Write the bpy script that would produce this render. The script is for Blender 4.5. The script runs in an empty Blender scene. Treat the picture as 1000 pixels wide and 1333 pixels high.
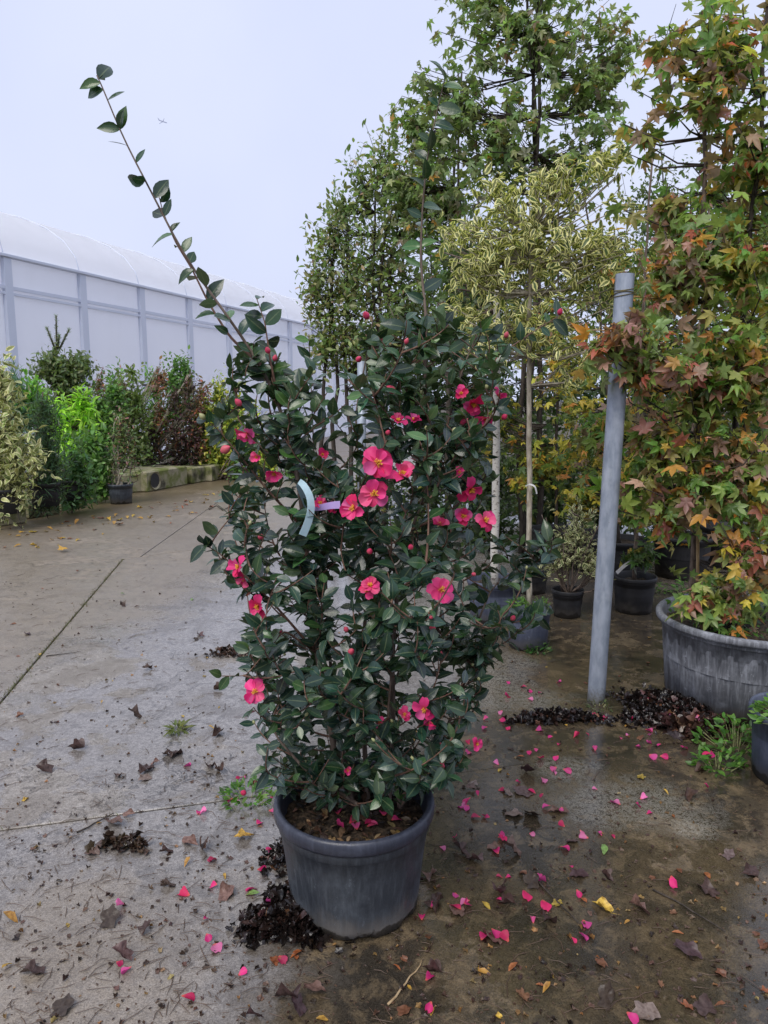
import bpy, math, random
import numpy as np
from mathutils import Matrix, Vector
R = math.radians
sc = bpy.context.scene
# ------------------------------------------------------------------ camera
F, PITCH, HC = 960.0, R(8.6), 1.55          # focal length in photo pixels, downward pitch, eye height
cam = bpy.data.cameras.new('camera'); camo = bpy.data.objects.new('camera', cam)
sc.collection.objects.link(camo); sc.camera = camo
camo.location = (0, 0, HC); camo.rotation_euler = (R(90) - PITCH, 0, 0)
cam.sensor_fit = 'HORIZONTAL'; cam.sensor_width = 36; cam.lens = 36 * F / 1000
cam.clip_start = 0.05; cam.clip_end = 9000
# ------------------------------------------------------------------ sky and sun
w = bpy.data.worlds.new('World'); sc.world = w; w.use_nodes = True
nt = w.node_tree; nt.nodes.clear()
out = nt.nodes.new('ShaderNodeOutputWorld'); bg = nt.nodes.new('ShaderNodeBackground')
sky = nt.nodes.new('ShaderNodeTexSky'); sky.sky_type = 'NISHITA'; sky.sun_disc = False
SUN_EL, SUN_AZ = 52, 205
sky.sun_elevation = R(SUN_EL); sky.sun_rotation = R(SUN_AZ); sky.dust_density = 6; sky.air_density = 1.5
# overcast: an even lavender-grey cloud deck over the clear sky, faint mottling
tc = nt.nodes.new('ShaderNodeTexCoord'); nz = nt.nodes.new('ShaderNodeTexNoise')
nz.inputs['Scale'].default_value = 2.2; nz.inputs['Detail'].default_value = 4
nt.links.new(tc.outputs['Generated'], nz.inputs['Vector'])
cr = nt.nodes.new('ShaderNodeValToRGB')
cr.color_ramp.elements[0].position = .3; cr.color_ramp.elements[0].color = (3.75, 4.1, 5.45, 1)
cr.color_ramp.elements[1].position = .75; cr.color_ramp.elements[1].color = (4.3, 4.6, 5.7, 1)
nt.links.new(nz.outputs['Fac'], cr.inputs['Fac'])
mx = nt.nodes.new('ShaderNodeMixRGB'); mx.inputs['Fac'].default_value = .96
nt.links.new(sky.outputs[0], mx.inputs[1]); nt.links.new(cr.outputs[0], mx.inputs[2])
nt.links.new(mx.outputs[0], bg.inputs['Color']); bg.inputs['Strength'].default_value = 0.1
nt.links.new(bg.outputs[0], out.inputs['Surface'])
sl = bpy.data.lights.new('sun', 'SUN'); sl.energy = 1.5; sl.angle = R(40); sl.color = (1, .95, .87)
so = bpy.data.objects.new('sun', sl); sc.collection.objects.link(so)
az, el = R(SUN_AZ), R(SUN_EL)
sd = Vector((math.sin(az) * math.cos(el), math.cos(az) * math.cos(el), math.sin(el)))
so.rotation_euler = sd.to_track_quat('Z', 'Y').to_euler()
vs = sc.view_settings; vs.view_transform = 'Standard'; vs.look = 'None'; vs.gamma = 1; vs.exposure = 0.88
sc.cycles.max_bounces = 6; sc.cycles.diffuse_bounces = 3; sc.cycles.transparent_max_bounces = 4; sc.cycles.caustics_reflective = False; sc.cycles.caustics_refractive = False

# ------------------------------------------------------------------ helpers
col = sc.collection
rng = np.random.default_rng(11); random.seed(5)
def ray(x, y):
    cx, cy = (x - 500) / F, (666.5 - y) / F
    return np.array([cx, math.cos(PITCH) + math.sin(PITCH) * cy, -math.sin(PITCH) + math.cos(PITCH) * cy])
def at(x, y, Y):
    d = ray(x, y); return np.array([0, 0, HC]) + d * (Y / d[1])
def gr(x, y, z=0.0):
    d = ray(x, y); return np.array([0, 0, HC]) + d * ((z - HC) / d[2])
def norm(a):
    a = np.asarray(a, float); return a / np.maximum(np.linalg.norm(a, axis=-1, keepdims=True), 1e-9)
def frames(d, n):
    y = norm(d); z = n - (n * y).sum(-1, keepdims=True) * y; z = norm(z); x = np.cross(y, z)
    return np.stack([x, y, z], -1)          # columns
def tag(o, label=None, cat=None, group=None, kind=None):
    if label: o['label'] = label
    if cat: o['category'] = cat
    if group: o['group'] = group
    if kind: o['kind'] = kind
    return o
def empty(name, loc, label, cat, group=None):
    o = bpy.data.objects.new(name, None); col.objects.link(o); o.location = loc; o.empty_display_size = .1
    return tag(o, label, cat, group)
def org(parent):
    p = np.zeros(3)
    while parent is not None:
        p = p + np.array(parent.location); parent = parent.parent
    return p
def link(name, me, parent=None, mat=None, kind=None):
    o = bpy.data.objects.new(name, me); col.objects.link(o)
    if parent is not None: o.parent = parent
    if mat is not None and not me.materials: me.materials.append(mat)
    if kind: o['kind'] = kind
    return o

class MB:                                    # collects world-space geometry, builds ONE mesh object
    def __init__(s): s.v = []; s.f = []
    def add(s, v, f):
        n = len(s.v); s.v += [tuple(map(float, p)) for p in v]; s.f += [[i + n for i in q] for q in f]; return s
    def tube(s, pts, rad, k=6, cap=True):
        pts = np.asarray(pts, float); n = len(pts)
        rad = np.full(n, rad) if np.isscalar(rad) else np.asarray(rad, float)
        t = norm(np.gradient(pts, axis=0)); up = np.array([0, 0, 1.0])
        if abs(t[0][2]) > .9: up = np.array([1.0, 0, 0])
        a = norm(np.cross(t, up)); b = np.cross(t, a)
        an = np.linspace(0, 2 * math.pi, k, endpoint=False)
        v = pts[:, None] + rad[:, None, None] * (np.cos(an)[None, :, None] * a[:, None] + np.sin(an)[None, :, None] * b[:, None])
        f = [[i * k + j, i * k + (j + 1) % k, (i + 1) * k + (j + 1) % k, (i + 1) * k + j] for i in range(n - 1) for j in range(k)]
        if cap: f += [list(range(k))[::-1], list(range((n - 1) * k, n * k))]
        return s.add(v.reshape(-1, 3), f)
    def lathe(s, c, prof, k=32, wob=0, fn=None):
        v = []; 
        for (r, z) in prof:
            for j in range(k):
                a = 2 * math.pi * j / k; rr = r
                if fn: rr = fn(r, z, a)
                v.append((c[0] + rr * math.cos(a), c[1] + rr * math.sin(a), c[2] + z))
        n = len(prof)
        f = [[i * k + j, i * k + (j + 1) % k, (i + 1) * k + (j + 1) % k, (i + 1) * k + j] for i in range(n - 1) for j in range(k)]
        return s.add(v, f)
    def box(s, c, sx, sy, sz, rz=0, bev=0.0):
        c = np.asarray(c, float); cs, sn = math.cos(rz), math.sin(rz); v = []
        b = bev
        for z, i in ((-sz / 2, b), (-sz / 2 + b, 0), (sz / 2 - b, 0), (sz / 2, b)) if b else ((-sz / 2, 0), (sz / 2, 0)):
            for x, y in ((-1, -1), (1, -1), (1, 1), (-1, 1)):
                X, Y = x * (sx / 2 - i), y * (sy / 2 - i)
                v.append(c + (X * cs - Y * sn, X * sn + Y * cs, z))
        L = len(v) // 4
        f = [[0, 3, 2, 1], [4 * L - 4, 4 * L - 3, 4 * L - 2, 4 * L - 1]]
        for l in range(L - 1):
            for j in range(4): f.append([l * 4 + j, l * 4 + (j + 1) % 4, l * 4 + 4 + (j + 1) % 4, l * 4 + 4 + j])
        return s.add(v, f)
    def build(s, name, mat, parent=None, smooth=True, kind=None):
        p = org(parent); me = bpy.data.meshes.new(name)
        me.from_pydata([(a - p[0], b - p[1], c - p[2]) for a, b, c in s.v], [], s.f)
        if smooth: me.polygons.foreach_set('use_smooth', [True] * len(me.polygons))
        me.update(); return link(name, me, parent, mat, kind)

# ---- leaf templates: length 1 along +Y, normal +Z; all triangles
def blade(prof, fold=.25, curl=.25, wave=0.0):
    v, uv = [], []; T = [p[0] for p in prof]
    for k, (t, wd) in enumerate(prof):
        z = -curl * (t ** 2)
        for sx in (-1, 0, 1):
            v.append((sx * wd, t, z + (abs(sx) * wd * fold) + wave * math.sin(9 * t + sx) * abs(sx)))
            uv.append((sx, t))
    f = []
    for k in range(len(prof) - 1):
        a = 3 * k
        for j in (0, 1): f += [(a + j, a + j + 1, a + 4 + j), (a + j, a + 4 + j, a + 3 + j)]
    return np.array(v, float), np.array(f), np.array(uv, float)
def star(curl=.2, seed=0, low=False):
    r = random.Random(seed); v = [(0, .28, 0)]; uv = [(0, .3)]
    lob = [(-125, .46), (-62, .70), (0, .74), (62, .70), (125, .46)]
    for i, (a, l) in enumerate(lob):
        l *= r.uniform(.88, 1.1); a += r.uniform(-6, 6)
        for da, ll in ((-21, l * .6), (0, l), (21, l * .6)):
            A = R(a + da); x, y = math.sin(A) * ll, math.cos(A) * ll
            v.append((x, .28 + y, -curl * (x * x + y * y) + (.03 if da else 0))); uv.append((da / 21, ll))
        if i < 4:
            A = R(a + 31); x, y = math.sin(A) * .3, math.cos(A) * .3
            v.append((x, .28 + y, .05)); uv.append((1, .2))
    v.append((0, -.02, .02)); uv.append((0, 0))
    n = len(v); f = [(0, i + 1, i) for i in range(1, n - 1)] + [(0, 1, n - 1)]
    v.append((0, -.5, -.12)); uv.append((0, 0)); v.append((.018, -.02, .02)); uv.append((0, 0))
    f.append((n - 1, n + 1, n))
    return np.array(v, float), np.array(f), np.array(uv, float)
CAM_P = [(0, .02), (.12, .14), (.3, .24), (.5, .265), (.7, .215), (.87, .105), (1, .005)]
OVAL_P = [(0, .02), (.25, .2), (.55, .23), (.85, .1), (1, .005)]
LANCE_P = [(0, .015), (.3, .12), (.65, .11), (1, .005)]
NEED_P = [(0, .04), (.5, .05), (1, .005)]
PET_P = [(0, .06), (.2, .16), (.45, .3), (.7, .39), (.88, .36), (.97, .2), (.94, .02)]
T_CAM = [blade(CAM_P, .3, .28), blade(CAM_P, .15, .1), blade(CAM_P, .5, .4), blade(CAM_P, .2, -.08)]
T_OVAL = [blade(OVAL_P, .25, .25), blade(OVAL_P, .4, .05)]
T_LANCE = [blade(LANCE_P, .3, .55), blade(LANCE_P, .3, .3)]
T_VAR = [blade(OVAL_P, .3, .35), blade(OVAL_P, .25, .12), blade(OVAL_P, .45, .5)]
T_NEED = [blade(NEED_P, .1, .1)]
def scrap(seed, fold=1.0):                   # a curled, crumpled dead leaf
    r = np.random.default_rng(seed); v, uv = [(0, .5, 0)], [(0, .5)]; K = 18; ph = r.uniform(0, 6)
    for ring in (.55, 1.0):
        for j in range(K):
            a = 2 * math.pi * j / K; q = ring * .46 * (1 + (.17 * math.cos(5 * a / 1. + ph) if ring > .9 else .1) + r.normal(0, .09))
            x, y = q * math.sin(a) * .85, q * math.cos(a)
            z = fold * (r.uniform(1.2, 1.7) * x * x + .5 * abs(x) * math.sin(4 * y + ph) + .35 * y * y * math.sin(ph)) + r.normal(0, .035)
            v.append((x * (1 - .25 * fold), .5 + y, z)); uv.append((x * 2, .5 + y))
    f = [(0, 1 + (j + 1) % K, 1 + j) for j in range(K)]
    for j in range(K): a, b, c, d = 1 + j, 1 + (j + 1) % K, 1 + K + (j + 1) % K, 1 + K + j; f += [(a, b, c), (a, c, d)]
    n = len(v); v += [(-.012, .05, 0), (.012, .05, 0), (.1, -.35, .05)]; uv += [(0, 0)] * 3; f.append((n, n + 1, n + 2))
    return np.array(v, float), np.array(f), np.array(uv, float)
T_SCRAP = [scrap(i, fo) for i, fo in enumerate((1.0, .45, 1.5, .7, 1.2, .3))]
T_STAR = [star(.25, 1), star(.6, 2), star(-.1, 3), star(.9, 4), star(.45, 5), star(1.3, 6)]
def leafmesh(name, tpl, mats, pos, cols, mat):
    """mats (N,3,3) with scale, pos (N,3), cols (N,3): one mesh of N leaves"""
    v0, f0, uv0 = tpl; N = len(pos); n = len(v0)
    V = np.einsum('nij,kj->nki', mats, v0) + pos[:, None]
    Fc = (f0[None] + (np.arange(N) * n)[:, None, None]).reshape(-1, 3)
    me = bpy.data.meshes.new(name)
    me.vertices.add(N * n); me.vertices.foreach_set('co', V.astype(np.float32).ravel())
    me.loops.add(len(Fc) * 3); me.loops.foreach_set('vertex_index', Fc.astype(np.int32).ravel())
    me.polygons.add(len(Fc)); me.polygons.foreach_set('loop_start', np.arange(0, len(Fc) * 3, 3, dtype=np.int32))
    me.polygons.foreach_set('use_smooth', np.ones(len(Fc), bool))
    me.update(calc_edges=True)
    c4 = np.concatenate([np.repeat(cols, n, 0), np.ones((N * n, 1))], 1)
    a = me.attributes.new('Col', 'FLOAT_COLOR', 'POINT'); a.data.foreach_set('color', c4.astype(np.float32).ravel())
    a = me.attributes.new('luv', 'FLOAT2', 'POINT'); a.data.foreach_set('vector', np.tile(uv0, (N, 1)).astype(np.float32).ravel())
    me.materials.append(mat); return me
def joinmeshes(name, parts, mat):            # parts: list of (tpl, mats, pos, cols)
    V, Fc, C, U, o = [], [], [], [], 0
    for tpl, m, p, c in parts:
        if not len(p): continue
        v0, f0, uv0 = tpl; N, n = len(p), len(v0)
        V.append((np.einsum('nij,kj->nki', m, v0) + p[:, None]).reshape(-1, 3))
        Fc.append((f0[None] + (np.arange(N) * n)[:, None, None]).reshape(-1, 3) + o); o += N * n
        C.append(np.repeat(c, n, 0)); U.append(np.tile(uv0, (N, 1)))
    V, Fc, C, U = map(np.concatenate, (V, Fc, C, U))
    I = np.eye(3)[None]
    return leafmesh(name, (V, Fc, U), I, np.zeros((1, 3)), np.zeros((1, 3)), mat) if False else _mk(name, V, Fc, C, U, mat)
def _mk(name, V, Fc, C, U, mat):
    me = bpy.data.meshes.new(name)
    me.vertices.add(len(V)); me.vertices.foreach_set('co', V.astype(np.float32).ravel())
    me.loops.add(len(Fc) * 3); me.loops.foreach_set('vertex_index', Fc.astype(np.int32).ravel())
    me.polygons.add(len(Fc)); me.polygons.foreach_set('loop_start', np.arange(0, len(Fc) * 3, 3, dtype=np.int32))
    me.polygons.foreach_set('use_smooth', np.ones(len(Fc), bool)); me.update(calc_edges=True)
    a = me.attributes.new('Col', 'FLOAT_COLOR', 'POINT')
    a.data.foreach_set('color', np.concatenate([C, np.ones((len(C), 1))], 1).astype(np.float32).ravel())
    a = me.attributes.new('luv', 'FLOAT2', 'POINT'); a.data.foreach_set('vector', U.astype(np.float32).ravel())
    me.materials.append(mat); return me
def palette(n, pal, jit=.18, r=rng):
    p = np.array([q[:3] for q in pal]); wt = np.array([q[3] for q in pal], float)
    c = p[r.choice(len(p), n, p=wt / wt.sum())]
    return np.clip(c * r.normal(1, jit, (n, 1)) * r.normal(1, .07, (n, 3)), .004, .95)
def foliage(parent, tpls, pos, dirs, nrm, size, cols, mat, single=0, name='foliage', r=rng):
    """leaves: the `single` largest in view become objects of their own, the rest one mesh"""
    pos = np.asarray(pos, float); N = len(pos); m = frames(dirs, nrm); s = np.broadcast_to(size, (N,))
    ti = r.integers(0, len(tpls), N); o0 = org(parent)
    idx = np.zeros(N, bool)
    if single:
        v = norm(pos - [0, 0, HC]); face = np.abs((m[:, :, 2] * v).sum(1)) + .15
        dep = np.linalg.norm(pos - [0, 0, HC], axis=1)
        px = 500 + F * pos[:, 0] / np.maximum(pos[:, 1], .1)
        score = s * s * face / dep ** 3.2 * ((px > -10) & (px < 1010))
        idx[np.argsort(-score)[:single]] = True
        var = {}
        for i in np.nonzero(idx)[0]:
            key = (ti[i], tuple(np.round(cols[i] * 14).astype(int)) if len(var) < 90 else None)
            if key not in var:
                if key[1] is None: key = random.choice([k for k in var if k[0] == ti[i]] or list(var))
                else: var[key] = leafmesh('leaf', tpls[ti[i]], np.eye(3)[None], np.zeros((1, 3)), cols[i:i + 1], mat)
            o = bpy.data.objects.new('leaf', var[key]); col.objects.link(o); o.parent = parent
            M = Matrix(m[i] * s[i]).to_4x4(); M.translation = Vector(pos[i] - o0); o.matrix_local = M
    parts = []
    for k, t in enumerate(tpls):
        q = (~idx) & (ti == k); parts.append((t, m[q] * s[q, None, None], pos[q] - o0, cols[q]))
    if (~idx).any(): link(name, joinmeshes(name, parts, mat), parent, kind='stuff')

# ------------------------------------------------------------------ materials
class NT:
    def __init__(s, name):
        s.m = bpy.data.materials.new(name); s.m.use_nodes = True; s.t = s.m.node_tree; s.t.nodes.clear()
        s.o = s.t.nodes.new('ShaderNodeOutputMaterial'); s.geo = s.t.nodes.new('ShaderNodeNewGeometry')
    def n(s, ty, **kw):
        x = s.t.nodes.new(ty)
        for k, v in kw.items(): setattr(x, k, v)
        return x
    def set(s, sock, v):
        if isinstance(v, bpy.types.NodeSocket): s.t.links.new(v, sock)
        elif v is not None:
            if sock.type == 'RGBA' and not hasattr(v, '__len__'): v = (v, v, v)
            if hasattr(v, '__len__') and sock.type == 'RGBA' and len(v) == 3: v = tuple(v) + (1,)
            sock.default_value = v
    def noise(s, scale, detail=4, vec=None, rough=.55, dist=0):
        x = s.n('ShaderNodeTexNoise'); x.inputs['Scale'].default_value = scale; x.inputs['Detail'].default_value = detail
        x.inputs['Roughness'].default_value = rough; x.inputs['Distortion'].default_value = dist
        s.set(x.inputs['Vector'], vec if vec is not None else s.geo.outputs['Position']); return x.outputs['Fac']
    def ramp(s, v, a, b, lo=0., hi=1.):
        x = s.n('ShaderNodeMapRange', interpolation_type='SMOOTHSTEP'); s.set(x.inputs[0], v)
        x.inputs[1].default_value = a; x.inputs[2].default_value = b; x.inputs[3].default_value = lo; x.inputs[4].default_value = hi
        return x.outputs[0]
    def math(s, op, a, b=None):
        x = s.n('ShaderNodeMath', operation=op); s.set(x.inputs[0], a)
        if b is not None: s.set(x.inputs[1], b)
        return x.outputs[0]
    def mix(s, f, a, b, mode='MIX'):
        x = s.n('ShaderNodeMixRGB', blend_type=mode); s.set(x.inputs[0], f); s.set(x.inputs[1], a); s.set(x.inputs[2], b)
        return x.outputs[0]
    def vmul(s, v, k):
        x = s.n('ShaderNodeVectorMath', operation='MULTIPLY'); s.set(x.inputs[0], v); x.inputs[1].default_value = k; return x.outputs[0]
    def pos(s): return s.geo.outputs['Position']
    def xyz(s, v=None):
        x = s.n('ShaderNodeSeparateXYZ'); s.set(x.inputs[0], v or s.pos()); return x.outputs
    def attr(s, name, o='Color'):
        x = s.n('ShaderNodeAttribute', attribute_name=name); return x.outputs[o]
    def dist(s, c, k=(1, 1, 1)):
        a = s.n('ShaderNodeVectorMath', operation='SUBTRACT'); s.set(a.inputs[0], s.pos()); a.inputs[1].default_value = tuple(c)
        b = s.vmul(a.outputs[0], k); d = s.n('ShaderNodeVectorMath', operation='LENGTH'); s.set(d.inputs[0], b); return d.outputs['Value']
    def bsdf(s, color, rough=.6, spec=.5, metal=0, bump=None, bstr=.3, bdist=.01, trans=None, tw=0, coat=0):
        p = s.n('ShaderNodeBsdfPrincipled'); s.set(p.inputs['Base Color'], color); s.set(p.inputs['Roughness'], rough)
        s.set(p.inputs['Metallic'], metal); s.set(p.inputs['Specular IOR Level'], spec); s.set(p.inputs['Coat Weight'], coat)
        if bump is not None:
            b = s.n('ShaderNodeBump'); b.inputs['Strength'].default_value = bstr; b.inputs['Distance'].default_value = bdist
            s.set(b.inputs['Height'], bump); s.t.links.new(b.outputs[0], p.inputs['Normal'])
        sh = p.outputs[0]
        if tw:
            t = s.n('ShaderNodeBsdfTranslucent'); s.set(t.inputs['Color'], trans if trans is not None else color)
            x = s.n('ShaderNodeMixShader'); x.inputs[0].default_value = tw
            s.t.links.new(sh, x.inputs[1]); s.t.links.new(t.outputs[0], x.inputs[2]); sh = x.outputs[0]
        s.t.links.new(sh, s.o.inputs['Surface']); return s.m

def leaf_mat(name, rough=.4, spec=.5, tw=.2, rib=.35, back=.35, backcol=(.2, .25, .13), edge=None, blotch=None):
    t = NT(name); c = t.attr('Col'); uv = t.n('ShaderNodeSeparateXYZ'); t.set(uv.inputs[0], t.attr('luv', 'Vector'))
    ax = t.math('ABSOLUTE', uv.outputs[0]); nz = t.noise(60, 3)
    c = t.mix(1, c, t.mix(nz, (.72, .74, .72), (1.25, 1.22, 1.2)), 'MULTIPLY')
    if blotch: c = t.mix(t.math('MULTIPLY', t.ramp(t.noise(28, 2), .5, .68), blotch[3]), c, blotch[:3])
    if edge:
        e = t.math('ADD', ax, t.math('MULTIPLY', t.math('SUBTRACT', nz, .5), .9))
        c = t.mix(t.ramp(e, edge[3], edge[3] + .16), c, edge[:3])
    if rib: c = t.mix(t.math('MULTIPLY', t.ramp(ax, .13, .03), rib), c, t.mix(.5, c, (.35, .42, .2)))
    if back: c = t.mix(t.math('MULTIPLY', t.geo.outputs['Backfacing'], back), c, backcol)
    vein = t.n('ShaderNodeTexWave', wave_type='BANDS', bands_direction='Y')
    return t.bsdf(c, t.ramp(t.noise(35, 2), .3, .7, rough * .8, rough * 1.35), spec, bump=nz, bstr=.25, bdist=.004, tw=tw,
                  trans=t.mix(1, c, (1.5, 1.7, .8), 'MULTIPLY'))
M = {}
M['camellia'] = leaf_mat('camellia_leaf', .23, .55, .07, .45, .45, (.13, .19, .08))
M['gum'] = leaf_mat('sweetgum_leaf', .38, .5, .42, .2, .3, (.25, .25, .17))
M['leaf'] = leaf_mat('green_leaf', .38, .5, .36, .2, .3)
M['varieg'] = leaf_mat('variegated_leaf', .42, .4, .28, 0, .15, (.4, .42, .2), edge=(.74, .7, .32, .42))
M['varcream'] = leaf_mat('cream_variegated_leaf', .45, .4, .15, 0, .15, (.4, .42, .25), edge=(.66, .64, .36, .5))
def bark(name, c1, c2, scale=30, stretch=.25):
    t = NT(name); v = t.vmul(t.pos(), (1, 1, stretch)); n = t.noise(scale, 5, v)
    return t.bsdf(t.mix(t.ramp(n, .3, .7), c1, c2), .8, .3, bump=n, bstr=.6, bdist=.006)
M['bark'] = bark('grey_brown_bark', (.07, .05, .04), (.2, .155, .125), 60)
M['bark_dark'] = bark('dark_bark', (.025, .02, .016), (.075, .06, .05), 50)
M['bark_pale'] = bark('pale_bark', (.2, .17, .13), (.44, .4, .33), 45, .3)
t = NT('birch_bark'); n1 = t.noise(40, 4, t.vmul(t.pos(), (1, 1, 2.2)))
M['birch'] = t.bsdf(t.mix(t.ramp(n1, .56, .66), t.mix(t.noise(12), (.38, .36, .32), (.62, .6, .56)), (.12, .1, .085)), .75, .3, bump=n1)
M['twig'] = bark('red_brown_twig', (.09, .045, .035), (.2, .12, .085), 80)
M['cane'] = bark('bamboo_cane', (.25, .17, .09), (.42, .31, .18), 40)

def plastic(name, base, dust, amt=.5, rough=.5):
    t = NT(name); z = t.xyz()[2]
    st = t.noise(75, 6, t.vmul(t.pos(), (1, 1, .07)), rough=.7); sp = t.noise(190, 4, rough=.75); big = t.noise(9, 7, rough=.7)
    c = t.mix(t.math('MULTIPLY', t.ramp(st, .42, .72), amt), base, dust)
    c = t.mix(t.math('MULTIPLY', t.ramp(big, .45, .75), amt), c, tuple(1.25 * q for q in dust))
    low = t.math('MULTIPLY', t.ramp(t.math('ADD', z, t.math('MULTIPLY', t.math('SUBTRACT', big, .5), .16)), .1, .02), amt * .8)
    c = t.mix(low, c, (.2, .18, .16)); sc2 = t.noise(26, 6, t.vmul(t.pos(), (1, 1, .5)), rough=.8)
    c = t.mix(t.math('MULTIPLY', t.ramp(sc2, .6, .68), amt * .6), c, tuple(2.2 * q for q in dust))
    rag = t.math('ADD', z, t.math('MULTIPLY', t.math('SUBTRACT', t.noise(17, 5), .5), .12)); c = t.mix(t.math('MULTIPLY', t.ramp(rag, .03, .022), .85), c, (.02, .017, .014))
    c = t.mix(t.math('MULTIPLY', t.ramp(sp, .66, .75), .3), c, (.3, .3, .31))
    return t.bsdf(c, t.ramp(big, .3, .7, rough * .8, rough * 1.3), .45, bump=t.math('ADD', sp, t.math('MULTIPLY', st, 2.)), bstr=.25, bdist=.002)
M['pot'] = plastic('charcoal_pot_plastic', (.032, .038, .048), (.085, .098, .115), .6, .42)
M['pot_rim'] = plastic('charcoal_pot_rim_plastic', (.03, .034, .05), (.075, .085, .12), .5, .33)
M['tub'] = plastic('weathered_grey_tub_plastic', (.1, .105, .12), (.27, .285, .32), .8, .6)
M['pot_blue'] = plastic('slate_blue_pot_plastic', (.045, .055, .09), (.11, .125, .17), .5, .5)
M['pot_black'] = plastic('black_pot_plastic', (.012, .012, .014), (.03, .03, .032), .4, .5)
t = NT('potting_soil'); n1 = t.noise(55, 6); n2 = t.noise(18, 4)
M['soil'] = t.bsdf(t.mix(t.ramp(n1, .35, .7), (.018, .013, .009), (.1, .07, .045)), .8, .3, bump=n1, bstr=1, bdist=.02)
t = NT('rotting_leaf'); n1 = t.noise(50, 3)
M['rot'] = t.bsdf(t.mix(n1, t.attr('Col'), (.012, .008, .007)), .3, .5, bump=n1, bstr=.5, bdist=.004)
t = NT('fallen_leaf'); n1 = t.noise(90, 4); uvx = t.n('ShaderNodeSeparateXYZ'); t.set(uvx.inputs[0], t.attr('luv', 'Vector'))
cc = t.mix(t.ramp(n1, .35, .75), t.attr('Col'), t.mix(1, t.attr('Col'), (.45, .38, .35), 'MULTIPLY'))
M['fallen'] = t.bsdf(cc, .42, .4, bump=n1, bstr=.5, bdist=.003, tw=.08)
t = NT('camellia_petal'); n1 = t.noise(45, 3); uv = t.n('ShaderNodeSeparateXYZ'); t.set(uv.inputs[0], t.attr('luv', 'Vector'))
cc = t.mix(t.ramp(uv.outputs[1], .35, 0.), t.attr('Col'), (.6, .1, .07))
cc = t.mix(1, cc, t.mix(n1, (.85, .7, .8), (1.12, 1.5, 1.3)), 'MULTIPLY')
M['petal'] = t.bsdf(cc, .5, .3, bump=t.noise(120, 2), bstr=.2, bdist=.003, tw=.25)
t = NT('stamen'); M['stamen'] = t.bsdf(t.mix(t.noise(200), (.75, .3, .02), (.8, .55, .06)), .6)
t = NT('bud'); M['bud'] = t.bsdf(t.mix(t.ramp(t.noise(25, 1), .4, .6), (.6, .04, .12), (.55, .12, .14)), .45, .4, tw=.1)
t = NT('green_bud'); M['gbud'] = t.bsdf(t.mix(t.noise(40), (.22, .26, .09), (.38, .36, .2)), .5)
t = NT('galvanised_steel'); n1 = t.noise(30, 5, t.vmul(t.pos(), (1, 1, .35))); n2 = t.noise(6, 4); n3 = t.noise(90, 3)
c = t.mix(t.ramp(n1, .3, .7), (.23, .27, .33), (.36, .4, .47)); c = t.mix(t.math('MULTIPLY', t.ramp(n2, .55, .75), .5), c, (.5, .53, .58))
c = t.mix(t.math('MULTIPLY', t.ramp(n3, .68, .78), .5), c, (.16, .13, .1))
zz = t.math('ADD', t.xyz()[2], t.math('MULTIPLY', t.math('SUBTRACT', n3, .5), .12)); c = t.mix(t.math('MULTIPLY', t.ramp(zz, .1, .01), .75), c, (.1, .085, .055))
M['steel'] = t.bsdf(c, .48, .5, .35, bump=n1, bstr=.15, bdist=.002)
t = NT('rusty_wire'); M['wire'] = t.bsdf(t.mix(t.noise(60), (.08, .07, .03), (.2, .17, .08)), .6, .5, .4)
t = NT('tag_blue'); M['tag_blue'] = t.bsdf(t.mix(t.noise(30), (.42, .6, .68), (.55, .72, .78)), .45, tw=.3)
t = NT('tag_violet'); M['tag_violet'] = t.bsdf(t.mix(t.noise(30), (.45, .32, .68), (.55, .42, .78)), .45, tw=.3)
t = NT('tag_white'); M['tag_white'] = t.bsdf(t.mix(t.noise(30), (.66, .66, .68), (.8, .8, .82)), .45, tw=.25)
t = NT('blue_plastic'); M['blue'] = t.bsdf(t.mix(t.noise(60), (.02, .15, .55), (.05, .28, .75)), .35)
t = NT('hazed_plane_grey'); M['plane'] = t.bsdf(t.mix(t.noise(.2), (.3, .32, .4), (.36, .38, .46)), .5)  # distance haze is put into this faded grey-blue
# mossy concrete blocks
t = NT('mossy_concrete'); n1 = t.noise(4, 6); n2 = t.noise(50, 5)
c = t.mix(n2, (.22, .2, .125), (.36, .33, .23)); c = t.mix(t.ramp(n1, .42, .62), c, (.13, .15, .04)); c = t.mix(t.ramp(t.noise(2.3, 5), .52, .7), c, (.03, .028, .018))
M['block'] = t.bsdf(c, .85, .3, bump=n2, bstr=.6, bdist=.01)
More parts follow.
